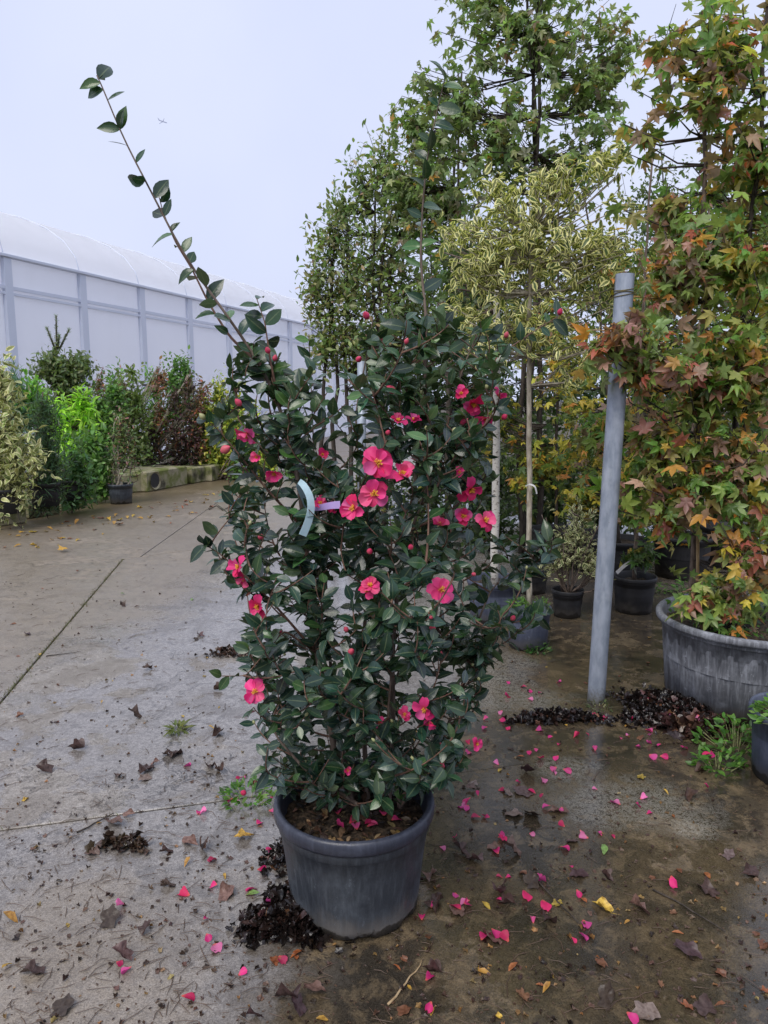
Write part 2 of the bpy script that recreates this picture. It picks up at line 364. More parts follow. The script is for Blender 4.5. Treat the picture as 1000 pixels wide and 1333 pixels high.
# yard concrete: damp, stained; stains have world positions of their own
def yard(name):
    t = NT(name); X, Y, Z = t.xyz(); P0 = t.pos()
    big = t.noise(.9, 4); mid = t.noise(3.2, 6, dist=.5, rough=.62); m2 = t.noise(13, 6, dist=.6, rough=.68); fine = t.noise(42, 5, rough=.78); grit = t.noise(210, 3, rough=.8)
    vo = t.n('ShaderNodeTexVoronoi'); vo.inputs['Scale'].default_value = 330; t.set(vo.inputs['Vector'], P0); agg = t.n('ShaderNodeSeparateXYZ'); t.set(agg.inputs[0], vo.outputs['Color']); agg = agg.outputs[0]
    c = t.mix(t.ramp(fine, .32, .7), (.2, .185, .172), (.43, .405, .38))
    c = t.mix(t.math('MULTIPLY', t.ramp(m2, .5, .64), .55), c, (.11, .102, .096))
    c = t.mix(t.math('MULTIPLY', t.ramp(mid, .47, .6), .5), c, (.125, .105, .085)); c = t.mix(t.math('MULTIPLY', t.ramp(big, .42, .62), .28), c, (.22, .185, .145))
    w1 = t.math('MULTIPLY', t.math('SUBTRACT', mid, .5), 1.3); w2 = t.math('MULTIPLY', t.math('SUBTRACT', big, .5), 1.6); w3 = t.math('MULTIPLY', t.math('SUBTRACT', m2, .5), .9)
    tan = t.mix(t.ramp(m2, .34, .66), (.17, .135, .095), (.31, .255, .19)); tan = t.mix(t.math('MULTIPLY', t.ramp(fine, .5, .7), .5), tan, (.12, .098, .075))
    d1 = t.math('ADD', t.dist((-.9, 1.7, 0), (1, .9, 0)), t.math('ADD', t.math('MULTIPLY', w1, .9), w3)); f1 = t.ramp(d1, .72, .2)
    side = t.math('ADD', t.math('ADD', X, t.math('MULTIPLY', Y, -.24)), t.math('ADD', t.math('ADD', w1, w2), w3))
    f2 = t.ramp(side, -2.6, -3.5); f3 = t.math('MULTIPLY', t.ramp(t.math('ADD', t.math('ADD', Y, w2), w1), 6.5, 9), .3)
    c = t.mix(t.math('MULTIPLY', t.math('MAXIMUM', t.math('MAXIMUM', f1, f2), f3), .66), c, tan)
    lf = t.math('ADD', t.math('ADD', X, t.math('MULTIPLY', Y, -.335)), t.math('ADD', w1, w3))
    c = t.mix(t.math('MULTIPLY', t.ramp(lf, -6.5, -7.7), .8), c, t.mix(fine, (.06, .045, .02), (.2, .145, .07)))
    e = t.math('ADD', t.math('ADD', X, t.math('MULTIPLY', Y, -.33)), t.math('ADD', t.math('MULTIPLY', w1, .25), t.math('ADD', t.math('MULTIPLY', w2, .15), t.math('MULTIPLY', w3, .3))))
    fb = t.math('MULTIPLY', t.ramp(e, -1.08, -.7), t.ramp(t.math('ADD', Y, w1), 6.5, 4.5, .65, 1))
    br = t.mix(t.ramp(mid, .36, .62), (.03, .023, .013), (.095, .07, .038)); br = t.mix(t.math('MULTIPLY', t.ramp(m2, .48, .62), .7), br, (.17, .125, .07)); br = t.mix(t.math('MULTIPLY', t.ramp(fine, .5, .68), .6), br, (.04, .032, .02))
    c = t.mix(t.math('MULTIPLY', fb, .95), c, br)
    for (px, py, rx, ry) in ((815, 1045, .32, .24), (660, 905, .34, .28), (735, 1000, .14, .12), (640, 860, .3, .4), (900, 1080, .1, .08)):
        d = t.math('ADD', t.dist(gr(px, py), (1 / rx, 1 / ry, 0)), t.math('ADD', t.math('MULTIPLY', w1, 1.2), t.math('MULTIPLY', w3, 1.3)))
        k = t.math('MULTIPLY', t.ramp(d, 1.2, .4), t.ramp(t.math('ADD', fine, t.math('MULTIPLY', agg, .2)), .5, .64))
        c = t.mix(t.math('MULTIPLY', k, .75), c, (.26, .24, .195))
    c = t.mix(t.math('MULTIPLY', t.ramp(t.math('ADD', fine, t.math('MULTIPLY', grit, .5)), .88, .98), .8), c, (.035, .027, .02))
    c = t.mix(1, c, t.mix(agg, (.62, .6, .58), (1.3, 1.3, 1.3)), 'MULTIPLY')
    cv = t.n('ShaderNodeTexVoronoi', feature='DISTANCE_TO_EDGE'); cv.inputs['Scale'].default_value = .55
    va = t.n('ShaderNodeVectorMath', operation='ADD'); t.set(va.inputs[0], P0); cb = t.n('ShaderNodeCombineXYZ'); t.set(cb.inputs[0], w1); t.set(cb.inputs[1], w3); t.set(va.inputs[1], cb.outputs[0]); t.set(cv.inputs['Vector'], va.outputs[0])
    c = t.mix(t.math('MULTIPLY', t.ramp(cv.outputs['Distance'], .006, .002), t.ramp(big, .45, .55, .1, .8)), c, (.03, .025, .02))
    dry = t.math('MAXIMUM', t.math('MULTIPLY', f1, .8), t.math('MULTIPLY', f2, .9))
    film = t.ramp(t.math('ADD', big, t.math('ADD', t.math('MULTIPLY', w1, .35), t.math('MULTIPLY', w3, .3))), .545, .6)   # 0 standing water film, 1 merely damp
    film = t.math('MAXIMUM', film, t.math('MULTIPLY', dry, .7))
    c = t.mix(1, c, t.mix(film, (.7, .71, .74), (1, 1, 1)), 'MULTIPLY')
    ro = t.math('ADD', t.math('MULTIPLY', film, .22), .055); ro = t.math('ADD', ro, t.math('MULTIPLY', dry, .12)); ro = t.math('ADD', ro, t.math('MULTIPLY', grit, .08))
    m = t.bsdf(c, ro, .62, bump=t.math('ADD', fine, t.math('MULTIPLY', grit, .5)), bstr=.3, bdist=.007)
    bn = [q for q in t.t.nodes if q.type == 'BUMP'][0]; t.set(bn.inputs['Strength'], t.math('ADD', t.math('MULTIPLY', film, .4), .06))
    return m
M['yard'] = yard('damp_yard_concrete')
t = NT('bare_earth'); n1 = t.noise(9, 6); M['earth'] = t.bsdf(t.mix(n1, (.035, .028, .018), (.1, .08, .05)), .75, bump=n1, bstr=.6, bdist=.03)
# greenhouse
t = NT('white_film'); n1 = t.noise(.9, 4, t.vmul(t.pos(), (1, 1, .35)), dist=.8); M['film'] = t.bsdf(t.mix(n1, t.mix(t.ramp(t.noise(1.7, 5, t.vmul(t.pos(), (1, 1, .12))), .5, .75), (.8, .82, .86), (.7, .72, .74)), (.92, .93, .96)), .5, .3, tw=.62, trans=(.93, .94, .98), bump=n1, bstr=.2, bdist=.1)
t = NT('hazed_frame_paint'); M['frame'] = t.bsdf(t.mix(t.noise(3), (.6, .65, .77), (.68, .72, .83)), .5)  # frame paint lightened toward the film colour to stand for haze

# ------------------------------------------------------------------ ground
me = bpy.data.meshes.new('ground'); me.from_pydata([(-600, -300, -.05), (600, -300, -.05), (600, 900, -.05), (-600, 900, -.05)], [], [(0, 1, 2, 3)])
ground = link('ground', me, None, M['earth']); ground['kind'] = 'structure'
yardo = empty('concrete_yard', (0, 0, 0), None, None); yardo['kind'] = 'structure'
def slab(pts, gap=.006):
    c = np.mean(pts, 0); q = []
    n = len(pts)
    for i in range(n):                        # inset polygon by the joint width
        a, b, d = pts[i - 1], pts[i], pts[(i + 1) % n]
        e1, e2 = norm(b - a), norm(d - b); n1 = np.array([-e1[1], e1[0]]); n2 = np.array([-e2[1], e2[0]])
        q.append(b + gap * (n1 + n2) / max(.3, 1 + n1 @ n2))
    q = np.array(q); v = [(x, y, -.045) for x, y in q] + [(x, y, -.003) for x, y in q]
    qi = []
    for i in range(n):
        a, b, d = q[i - 1], q[i], q[(i + 1) % n]; e1, e2 = norm(b - a), norm(d - b)
        qi.append(b + .003 * (np.array([-e1[1], e1[0]]) + np.array([-e2[1], e2[0]])) / max(.3, 1 + np.array([-e1[1], e1[0]]) @ np.array([-e2[1], e2[0]])))
    v += [(x, y, 0) for x, y in qi]
    f = [[i, (i + 1) % n, n + (i + 1) % n, n + i] for i in range(n)] + [[n + i, n + (i + 1) % n, 2 * n + (i + 1) % n, 2 * n + i] for i in range(n)]
    f.append(list(range(2 * n, 3 * n)))
    return MB().add(v, f).build('slab', M['yard'], yardo, smooth=False)
J = [gr(0, 915)[:2], gr(160, 728)[:2]]; jd = norm(J[1] - J[0])
A = J[0] - jd * 6; B = J[1]                     # the long joint; it shifts where the next pour begins
T0, T1 = gr(30, 1077)[:2], gr(330, 1037)[:2]; td = norm(T1 - T0)
def isect(p, d, q, e):
    k = np.linalg.solve(np.array([d, -e]).T, q - p); return p + k[0] * d
K = isect(J[0], jd, T0, td); 
D0, D1 = gr(194, 717)[:2], gr(270, 663)[:2]; dd = norm(D1 - D0)
Bx = gr(250, 716)[:2]; bd = norm(Bx - B)
B2 = isect(B, bd, D0, dd)
FAR = D0 + dd * 40
slab([A, B, B2, FAR, np.array([-32., FAR[1]]), np.array([-32., A[1]])][::-1] if False else [np.array([-32., A[1]]), A, B, B2, FAR, np.array([-32., FAR[1]])])
E1 = K + td * 14; E2 = B + bd * 14
Q2 = B + bd * ((1.25 - B[0]) / bd[0]); Q1 = np.array([E1[0], 6.3])
slab([A, A + np.array([14., 0]), E1, K]); slab([K, E1, Q1, Q2, B]); slab([B2, Q2, np.array([2.2, 34.]), FAR])
q0 = K + td * ((-.35 - K[0]) / td[0]); nrm_ = np.array([-td[1], td[0]]) * .03          # silt has filled the joint under the brown film
MB().add([(*(q0 - nrm_), .001), (*(E1 - nrm_), .001), (*(E1 + nrm_), .001), (*(q0 + nrm_), .001)], [[0, 1, 2, 3]]).build('silt', M['yard'], yardo, False)
q0 = B + bd * 1.2; nrm_ = np.array([-bd[1], bd[0]]) * .03
MB().add([(*(q0 - nrm_), .001), (*(Q2 - nrm_), .001), (*(Q2 + nrm_), .001), (*(q0 + nrm_), .001)], [[0, 1, 2, 3]]).build('silt', M['yard'], yardo, False)
# moss in the long joint
mp, r0 = [], np.random.default_rng(3)
for k in np.linspace(-.1, 1, 1500):
    p = J[0] + (B - J[0]) * k; wq = .006 + .03 * max(0, math.sin(k * 23) * math.sin(k * 57 + 1)); mp.append((p[0] + r0.normal(0, wq), p[1] + r0.normal(0, wq), -.008))
for k in np.linspace(0, 1, 160):
    p = K + (T1 - K) * k * 1.0; mp.append((p[0] + r0.normal(0, .008), p[1] + r0.normal(0, .008), -.012))
mp = np.array(mp); n = len(mp)
mo = joinmeshes('moss', [(T_NEED[0], frames(norm(r0.normal(0, .7, (n, 3)) + [0, 0, .6]), r0.normal(0, 1, (n, 3))) * r0.uniform(.015, .035, (n, 1, 1)), mp, palette(n, [(.11, .12, .035, 2), (.08, .065, .035, 3), (.13, .1, .06, 2)], r=r0))], M['leaf'])
tag(link('moss', mo), 'green moss growing in the joint between the concrete slabs', 'moss', kind='stuff')

# ------------------------------------------------------------------ pots
def pot(parent, c, rt, rb, h, mat, rim=.03, rimmat=None, ribs=0, soilz=.05, k=40):
    """lathed nursery pot: body, rolled rim, soil"""
    fn = None
    if ribs: fn = lambda r, z, a: r * (1 + .012 * math.sin(a * ribs) * (z < h * .85))
    body = MB().lathe(c, [(rb * .9, .0), (rb, .004), (rb + (rt * .93 - rb) * .5, h * .5), (rt * .93, h - rim * 1.6), (rt * .955, h - rim * 1.55), (rt * .955, h - rim * .9)], k, fn=fn)
    body.build('pot_body', mat, parent)
    rm = MB().lathe(c, [(rt * .955, h - rim * 1.02), (rt * .99, h - rim), (rt, h - rim * .7), (rt * 1.0, h - rim * .25), (rt * .985, h), (rt * .955, h), (rt * .93, h - .008), (rt * .9, h * .5)], k)
    rm.build('pot_rim', rimmat or mat, parent)
    s = MB(); v, f = [(c[0], c[1], c[2] + h - soilz + .012)], []
    for q, rr in enumerate((.35, .7, .93)):
        for j in range(24):
            a = j * math.pi / 12; v.append((c[0] + rr * rt * .955 * math.cos(a), c[1] + rr * rt * .955 * math.sin(a), c[2] + h - soilz + random.uniform(-.012, .012)))
    f += [[0, 1 + j, 1 + (j + 1) % 24] for j in range(24)]
    for q in (0, 1): f += [[1 + q * 24 + j, 25 + q * 24 + j, 25 + q * 24 + (j + 1) % 24, 1 + q * 24 + (j + 1) % 24] for j in range(24)]
    s.add(v, f).build('soil', M['soil'], parent)

def twig_cloud(r, c, rad, n, L, per, up=.5, droop=0., shell=.5, rag=.25, lowcut=-1.):
    """leaf positions, directions, normals and the twig lines of a crown"""
    d = norm(r.normal(0, 1, (n * 2, 3))); d = d[d[:, 2] > lowcut][:n]; n = len(d)
    q = (shell + (1 - shell) * r.random((n, 1))) * (1 + rag * np.sin(d[:, :1] * 7 + c[0] * 3) * np.cos(d[:, 2:] * 6 + c[1])) * r.normal(1, .07, (n, 1))
    e = np.asarray(c) + d * q * np.asarray(rad)
    t = norm(d * .7 + [0, 0, up] + r.normal(0, .35, (n, 3)))
    s = np.linspace(0, 1, per)[None, :, None]
    l = L * r.uniform(.6, 1.3, (n, 1, 1))
    P = e[:, None] - t[:, None] * l * s + np.array([0, 0, -1]) * droop * l * (1 - s) ** 2
    P = P + r.normal(0, .012, P.shape)
    D = norm(t[:, None] * .5 + r.normal(0, .7, P.shape) + np.array([0, 0, -droop]))
    Nn = norm(np.array([0, 0, .8]) + d[:, None] * .5 + r.normal(0, .45, P.shape))
    return P.reshape(-1, 3), D.reshape(-1, 3), Nn.reshape(-1, 3), np.stack([e, e - t * l[:, 0]], 1)
def branches(mb, r, trunk, tw, rad=.006, frac=.35, k=4):
    for e, b in tw:
        if r.random() > frac: continue
        d = np.linalg.norm(trunk - b, axis=1) + np.maximum(0, trunk[:, 2] - b[2]) * 2
        p = trunk[np.argmin(d)]; m = (p + b) / 2 + [0, 0, -.12 * np.linalg.norm(b - p)]
        mb.tube([p, m, b, e], [rad * 1.6, rad, rad * .7, rad * .3], k, cap=False)
def wobble(a, b, n, amp, r):
    s = np.linspace(0, 1, n)[:, None]; p = np.asarray(a) + (np.asarray(b) - np.asarray(a)) * s
    o = np.cumsum(r.normal(0, amp, (n, 3)), 0) * [1, 1, 0]; o = o - o[:1] - (o[-1:] - o[:1]) * s; return p + o

# ------------------------------------------------------------------ THE CAMELLIA
PC = np.array([-.092, 2.12, 0.]); rc = np.random.default_rng(21)
cam_t = empty('potted_camellia', PC, 'tall camellia with hot pink flowers in a charcoal plastic pot on wet concrete', 'camellia')
h = .338; rt, rb = .247, .2
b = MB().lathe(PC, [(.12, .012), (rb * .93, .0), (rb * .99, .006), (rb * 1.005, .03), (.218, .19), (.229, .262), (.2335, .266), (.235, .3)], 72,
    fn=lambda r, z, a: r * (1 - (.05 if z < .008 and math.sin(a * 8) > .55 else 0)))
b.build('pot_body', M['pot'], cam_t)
MB().lathe(PC, [(.234, .292), (.2405, .294), (.246, .302), (.248, .318), (.247, .332), (.242, .339), (.233, .340), (.226, .334), (.222, .31), (.21, .2)], 72).build('pot_rim', M['pot_rim'], cam_t)
v, f = [(PC[0], PC[1], .285)], []
NS = 48
for q in range(1, 9):
    for j in range(NS):
        a = 2 * math.pi * j / NS; rr = .222 * q / 8
        v.append((PC[0] + rr * math.cos(a), PC[1] + rr * math.sin(a), .268 + .02 * (1 - q / 8) + rc.normal(0, .006)))
f = [[0, 1 + j, 1 + (j + 1) % NS] for j in range(NS)] + [[1 + q * NS + j, 1 + (q + 1) * NS + j, 1 + (q + 1) * NS + (j + 1) % NS, 1 + q * NS + (j + 1) % NS] for q in range(7) for j in range(NS)]
MB().add(v, f).build('soil', M['soil'], cam_t)
YC = 2.12
def path(pts): return np.array([at(x, y, Y) for x, y, Y in pts])
def smooth(p, n=40):
    t = np.linspace(0, 1, len(p)); u = np.linspace(0, 1, n); o = np.stack([np.interp(u, t, p[:, i]) for i in range(3)], 1)
    for _ in range(3): o[1:-1] = (o[:-2] + 2 * o[1:-1] + o[2:]) / 4
    return o
stems = [
 ([(447, 1050, 2.10), (432, 950, 2.09), (412, 850, 2.07), (402, 750, 2.06), (397, 690, 2.05), (385, 600, 2.04), (365, 530, 2.03), (340, 475, 2.02), (292, 405, 2.0), (240, 335, 1.98), (200, 255, 1.97), (160, 180, 1.96), (133, 112, 1.95), (126, 98, 1.95)], .0115, .0016),
 ([(340, 475, 2.02), (300, 440, 2.04), (272, 395, 2.06), (250, 350, 2.06), (228, 315, 2.06), (212, 275, 2.05), (205, 248, 2.05)], .0045, .0013),
 ([(505, 1050, 2.12), (512, 940, 2.14), (510, 860, 2.15), (518, 760, 2.16), (535, 690, 2.16), (562, 620, 2.16), (585, 545, 2.16), (602, 480, 2.17), (628, 420, 2.18)], .011, .002),
 ([(518, 760, 2.16), (540, 640, 2.2), (552, 520, 2.22), (556, 420, 2.2), (547, 340, 2.2), (550, 270, 2.2), (556, 205, 2.18), (570, 140, 2.17), (581, 95, 2.16)], .008, .0014),
 ([(480, 1055, 2.2), (470, 900, 2.25), (478, 760, 2.27), (470, 640, 2.28), (462, 540, 2.28), (480, 450, 2.28), (486, 412, 2.26)], .009, .0018),
 ([(520, 1050, 2.05), (505, 930, 2.0), (512, 850, 1.98), (508, 770, 1.97)], .006, .002),
 ([(470, 1050, 2.0), (400, 1005, 1.95), (360, 960, 1.95), (340, 900, 1.95), (330, 860, 1.97)], .006, .0018),
 ([(520, 1052, 2.15), (570, 980, 2.2), (600, 900, 2.22), (618, 820, 2.22), (640, 765, 2.25), (680, 735, 2.3), (720, 700, 2.34)], .0075, .0018),
 ([(460, 1050, 2.15), (432, 900, 2.3), (425, 760, 2.36), (410, 620, 2.36), (405, 500, 2.34), (402, 435, 2.32)], .008, .0015),
 ([(365, 530, 2.03), (352, 470, 2.0), (345, 420, 2.0), (334, 388, 2.0)], .004, .0012),
 ([(412, 850, 2.07), (360, 790, 2.02), (320, 750, 1.98), (285, 720, 1.95), (262, 706, 1.94)], .0045, .0012),
 ([(397, 690, 2.05), (350, 640, 2.0), (310, 590, 1.98), (285, 560, 1.97), (268, 546, 1.96)], .0045, .0012),
 ([(412, 850, 2.07), (370, 820, 2.0), (345, 850, 1.95), (320, 880, 1.92), (285, 880, 1.9)], .0035, .0012),
 ([(585, 545, 2.16), (620, 500, 2.2), (660, 455, 2.24), (700, 428, 2.28), (728, 411, 2.3)], .004, .0012),
 ([(535, 690, 2.16), (580, 670, 2.1), (615, 640, 2.06), (640, 600, 2.04)], .0045, .0014),
 ([(600, 900, 2.22), (622, 850, 2.1), (640, 830, 2.04), (655, 800, 2.02)], .0045, .0014),
 ([(618, 820, 2.22), (650, 815, 2.2), (680, 808, 2.2), (712, 800, 2.2)], .004, .0012),
]
SP = []
for pts, r0_, r1_ in stems:
    p = smooth(path(pts), 44); SP.append(p)
    MB().tube(p, r1_ + (r0_ - r1_) * (1 - np.linspace(0, 1, len(p))) ** 1.7, 8).build('stem', M['twig'] if r0_ < .006 else M['bark'], cam_t)
ALL = np.concatenate(SP)
def in_poly(pts, poly):
    x, y = pts[:, 0], pts[:, 1]; ins = np.zeros(len(pts), bool); poly = np.array(poly, float); j = len(poly) - 1
    for i in range(len(poly)):
        xi, yi, xj, yj = *poly[i], *poly[j]
        ins ^= ((yi > y) != (yj > y)) & (x < (xj - xi) * (y - yi) / (yj - yi + 1e-9) + xi); j = i
    return ins
def sample(poly, n):
    poly = np.array(poly, float); o = []
    while len(o) < n:
        p = rc.uniform(poly.min(0), poly.max(0), (n * 3, 2)); o += list(p[in_poly(p, poly)])
    return np.array(o[:n])
regions = [
 ([(325, 800), (322, 900), (328, 960), (345, 1010), (380, 1035), (470, 1000), (560, 1030), (600, 1005), (618, 960), (620, 880), (640, 830), (632, 780), (600, 735), (560, 705), (480, 700), (400, 720), (330, 715), (305, 750)], 370, .2), ([(350, 985), (420, 960), (500, 975), (590, 960), (600, 1005), (565, 1040), (500, 1035), (430, 1040), (365, 1040)], 46, .15),
 ([(300, 565), (295, 640), (305, 700), (400, 720), (560, 700), (630, 720), (645, 640), (640, 560), (600, 540), (490, 570), (410, 590), (380, 560)], 155, .19),
 ([(472, 430), (520, 405), (600, 405), (652, 425), (655, 500), (640, 560), (560, 590), (490, 590), (468, 500)], 116, .18), ([(395, 640), (490, 640), (500, 760), (480, 900), (400, 900)], 42, .13),
 ([(300, 470), (335, 440), (385, 470), (400, 520), (420, 590), (380, 600), (310, 570), (290, 520)], 46, .12),
 ([(400, 470), (470, 480), (470, 570), (420, 590)], 12, .15),
 ([(640, 690), (690, 690), (728, 700), (715, 745), (650, 770), (630, 730)], 15, .06),
 ([(640, 790), (712, 795), (700, 815), (645, 830)], 4, .04),
 ([(262, 700), (300, 715), (320, 760), (290, 740)], 5, .03),
 ([(600, 830), (655, 800), (640, 860), (620, 900)], 14, .08)]
LP, LD, LN, LS = [], [], [], []
twm = MB(); tips = []
def leaf_on(p, tdir, k, out, size, upb=.75, ref=(.1, .2, 1.), rs=.9):
    side = norm(np.cross(tdir, ref)); roll = rc.normal(0, rs)
    s = (1 if k % 2 else -1); az = side * s * math.cos(roll) + np.cross(tdir, side) * math.sin(roll) * .8
    d = norm(tdir * rc.uniform(.25, .75) + az + [0, 0, rc.normal(-.08, .25)])
    nrm = norm(np.array([0, 0, upb]) + out * .55 + rc.normal(0, .38, 3))
    LP.append(p); LD.append(d); LN.append(nrm); LS.append(size * rc.uniform(.72, 1.2))
for poly, n, sd in regions:
    for (x, y) in sample(poly, int(n * 1.02)):
        Y = YC + np.clip(rc.normal(-.02, sd), -.34, .36); e = at(x, y, Y)
        d = np.linalg.norm(ALL - e, axis=1) + np.maximum(0, ALL[:, 2] - e[2] + .06) * 3
        p = ALL[np.argmin(d)]; L = np.linalg.norm(e - p)
        out = norm((e - [PC[0], PC[1], e[2]])); mid = (p + e) / 2 + out * .02 + [0, 0, -.1 * L]
        s = np.linspace(0, 1, 9)[:, None]; c = (1 - s) ** 2 * p + 2 * s * (1 - s) * mid + s ** 2 * e
        ALL = np.concatenate([ALL, c[2:8]]); twm.tube(c, np.linspace(min(.0045, .0018 + L * .008), .0012, 9), 5, cap=False); tips.append((e, norm(c[-1] - c[-2])))
        m = int(rc.integers(5, 9)); l0 = min(L * .85, .17)
        for k in range(m):
            u = 1 - (k / (m - 1)) * l0 / max(L, .02); u = max(u, .05); i = min(int(u * 8), 7); pp = c[i] + (c[i + 1] - c[i]) * (u * 8 - i)
            leaf_on(pp, norm(c[i + 1] - c[i]), k, out + np.array([0, -.15, 0]), .052 if k else .042)
twm.build('twigs', M['twig'], cam_t, kind='stuff')
# leaves along the long bare shoots (as in the photo: spaced, pointing both ways)
for si, (k0, k1, n, size) in {0: (17, 43, 32, .054), 1: (8, 43, 10, .05), 3: (17, 43, 20, .058), 9: (8, 43, 11, .052), 10: (12, 43, 13, .05), 11: (12, 43, 12, .052), 12: (14, 43, 9, .045), 13: (12, 43, 12, .05), 8: (26, 43, 12, .055), 2: (26, 43, 10, .055), 7: (22, 43, 16, .06), 16: (8, 43, 12, .06)}.items():
    p = SP[si]
    for k, u in enumerate(np.linspace(k0, k1, n)):
        u = u + (rc.normal(0, .5) if k < n - 2 else 0); i = min(max(int(u), 0), 42); t_ = norm(p[i + 1] - p[i]); leaf_on(p[i], t_, k, np.array([0, -1., .1]) * 1.6, size * 1.12 * rc.uniform(.75, 1.1), .3, (0, 1., .1), .75)
flowers = [(492, 603, 1.84, 46, 8, .8, (.1, -1, .25)), (487, 643, 1.83, 44, 7, .8, (.05, -1, .2)), (523, 619, 1.86, 40, 7, .5, (.2, -.7, .8)), (461, 662, 1.84, 38, 6, .65, (-.5, -.9, .3)),
 (574, 768, 1.85, 38, 7, .8, (.3, -1, .5)), (333, 900, 1.86, 36, 7, .85, (-.2, -1, .35)), (322, 564, 1.9, 36, 6, .5, (-.3, -.5, -.6)), (357, 615, 1.88, 28, 5, .5, (.1, -.8, -.5)),
 (312, 738, 1.88, 32, 6, .6, (-.8, -.6, .3)), (318, 752, 1.89, 26, 5, .6, (-.3, -.8, -.5)), (337, 790, 1.9, 34, 6, .6, (-.4, -.8, .1)), (612, 637, 1.95, 38, 6, .6, (.4, -.7, -.3)), (631, 678, 1.95, 34, 6, .6, (.4, -.8, .4)),
 (603, 672, 1.98, 30, 6, .55, (.1, -.9, .2)), (572, 684, 1.95, 26, 5, .4, (.1, -.6, .8)), (518, 549, 1.9, 28, 5, .5, (.2, -.5, .9)), (538, 548, 1.92, 24, 5, .5, (.4, -.5, .9)), (616, 525, 2.0, 34, 6, .5, (.1, -.8, -.5)),
 (630, 543, 1.98, 30, 5, .35, (.2, -.7, -.7)), (600, 513, 2.0, 22, 5, .4, (0, -.8, .3)), (482, 763, 1.88, 30, 6, .55, (0, -.7, .7)), (478, 770, 1.9, 26, 5, .5, (-.2, -.6, .8)), (553, 922, 1.84, 36, 5, .6, (-.2, -.9, -.2)),
 (560, 938, 1.85, 26, 4, .4, (0, -.6, -.9)), (417, 655, 1.92, 24, 5, .4, (0, -.9, .3)), (428, 660, 1.93, 22, 5, .5, (.4, -.8, .2)), (620, 968, 1.95, 22, 5, .5, (.4, -.8, .2)), (648, 515, 2.1, 22, 5, .4, (.6, -.7, .1)),
 (335, 595, 1.9, 20, 5, .4, (-.2, -.8, 0)), (420, 592, 1.98, 18, 5, .4, (0, -.9, .2)), (527, 930, 1.95, 22, 5, .5, (0, -.9, .4)), (493, 940, 1.95, 18, 4, .4, (.2, -.9, .4)), (453, 1003, 1.95, 16, 4, .4, (.2, -.9, .4)), (598, 615, 2.0, 18, 5, .4, (0, -1, .2))]
LP, LD, LN, LS = map(np.array, (LP, LD, LN, LS))
CT = LP + norm(LD) * LS[:, None] * .5          # no leaf grows through or right in front of a bloom
dz = CT[:, 1] * math.cos(PITCH) - (CT[:, 2] - HC) * math.sin(PITCH); lx = 500 + F * CT[:, 0] / dz; ly = 666.5 - F * ((CT[:, 2] - HC) * math.cos(PITCH) + CT[:, 1] * math.sin(PITCH)) / dz
keep = np.ones(len(LP), bool)
for x, y, Y, s_, npt, op, fc in flowers:
    dd_ = np.hypot(lx - x, ly - y); keep &= ~((dd_ < s_ * .52) & (CT[:, 1] < Y + .03))
LP, LD, LN, LS = LP[keep], LD[keep], LN[keep], LS[keep]
lc = palette(len(LP), [(.018, .043, .026, 5), (.027, .06, .03, 4), (.046, .098, .034, 1.3), (.018, .046, .033, 3)], .2, rc)
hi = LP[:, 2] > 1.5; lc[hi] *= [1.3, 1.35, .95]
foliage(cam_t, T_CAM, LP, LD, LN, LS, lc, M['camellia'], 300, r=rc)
# flowers
PINK = [(.7, .022, .14, 3), (.76, .05, .22, 3), (.6, .014, .08, 1.5), (.72, .1, .28, 1)]
def petal_t(seed, cup, curl):
    r = random.Random(seed); v, uv = [], []; rows = [(0, .06), (.2, .17), (.42, .3), (.64, .39), (.82, .38), (.95, .25)]; U = (-1, -.5, 0, .5, 1)
    for t_, wd in rows:
        for u in U:
            notch = .03 * (1 - abs(u)) * (t_ > .9); ruf = (.05 + .05 * r.random()) * math.sin(u * 5 + seed + t_ * 4) * t_
            v.append((u * wd * r.uniform(.95, 1.05), t_ - notch - .06 * u * u * t_, cup * (u * wd) ** 2 * 3 - curl * t_ * t_ + ruf)); uv.append((u, t_))
    f = []
    for k in range(5):
        for j in range(4): a = k * 5 + j; f += [(a, a + 1, a + 6), (a, a + 6, a + 5)]
    return np.array(v, float), np.array(f), np.array(uv, float)
petal_tpl = [petal_t(1, .5, .12), petal_t(2, .8, -.12), petal_t(3, .3, .4), petal_t(4, .6, .25)]
PETM = [[leafmesh('petal', tp, np.eye(3)[None], np.zeros((1, 3)), palette(1, PINK, .1, rc), M['petal']) for _ in range(3)] for tp in petal_tpl]
def stamen_mesh():
    mb = MB()
    for _ in range(26):
        d = norm(np.array([rc.normal(0, .4), rc.normal(0, .4), 1])); mb.tube([d * .02, d * .3, d * rc.uniform(.5, .68)], [.02, .015, .045], 4)
    o = mb.build('stamens', M['stamen']); me = o.data; bpy.data.objects.remove(o); return me
STM = stamen_mesh()
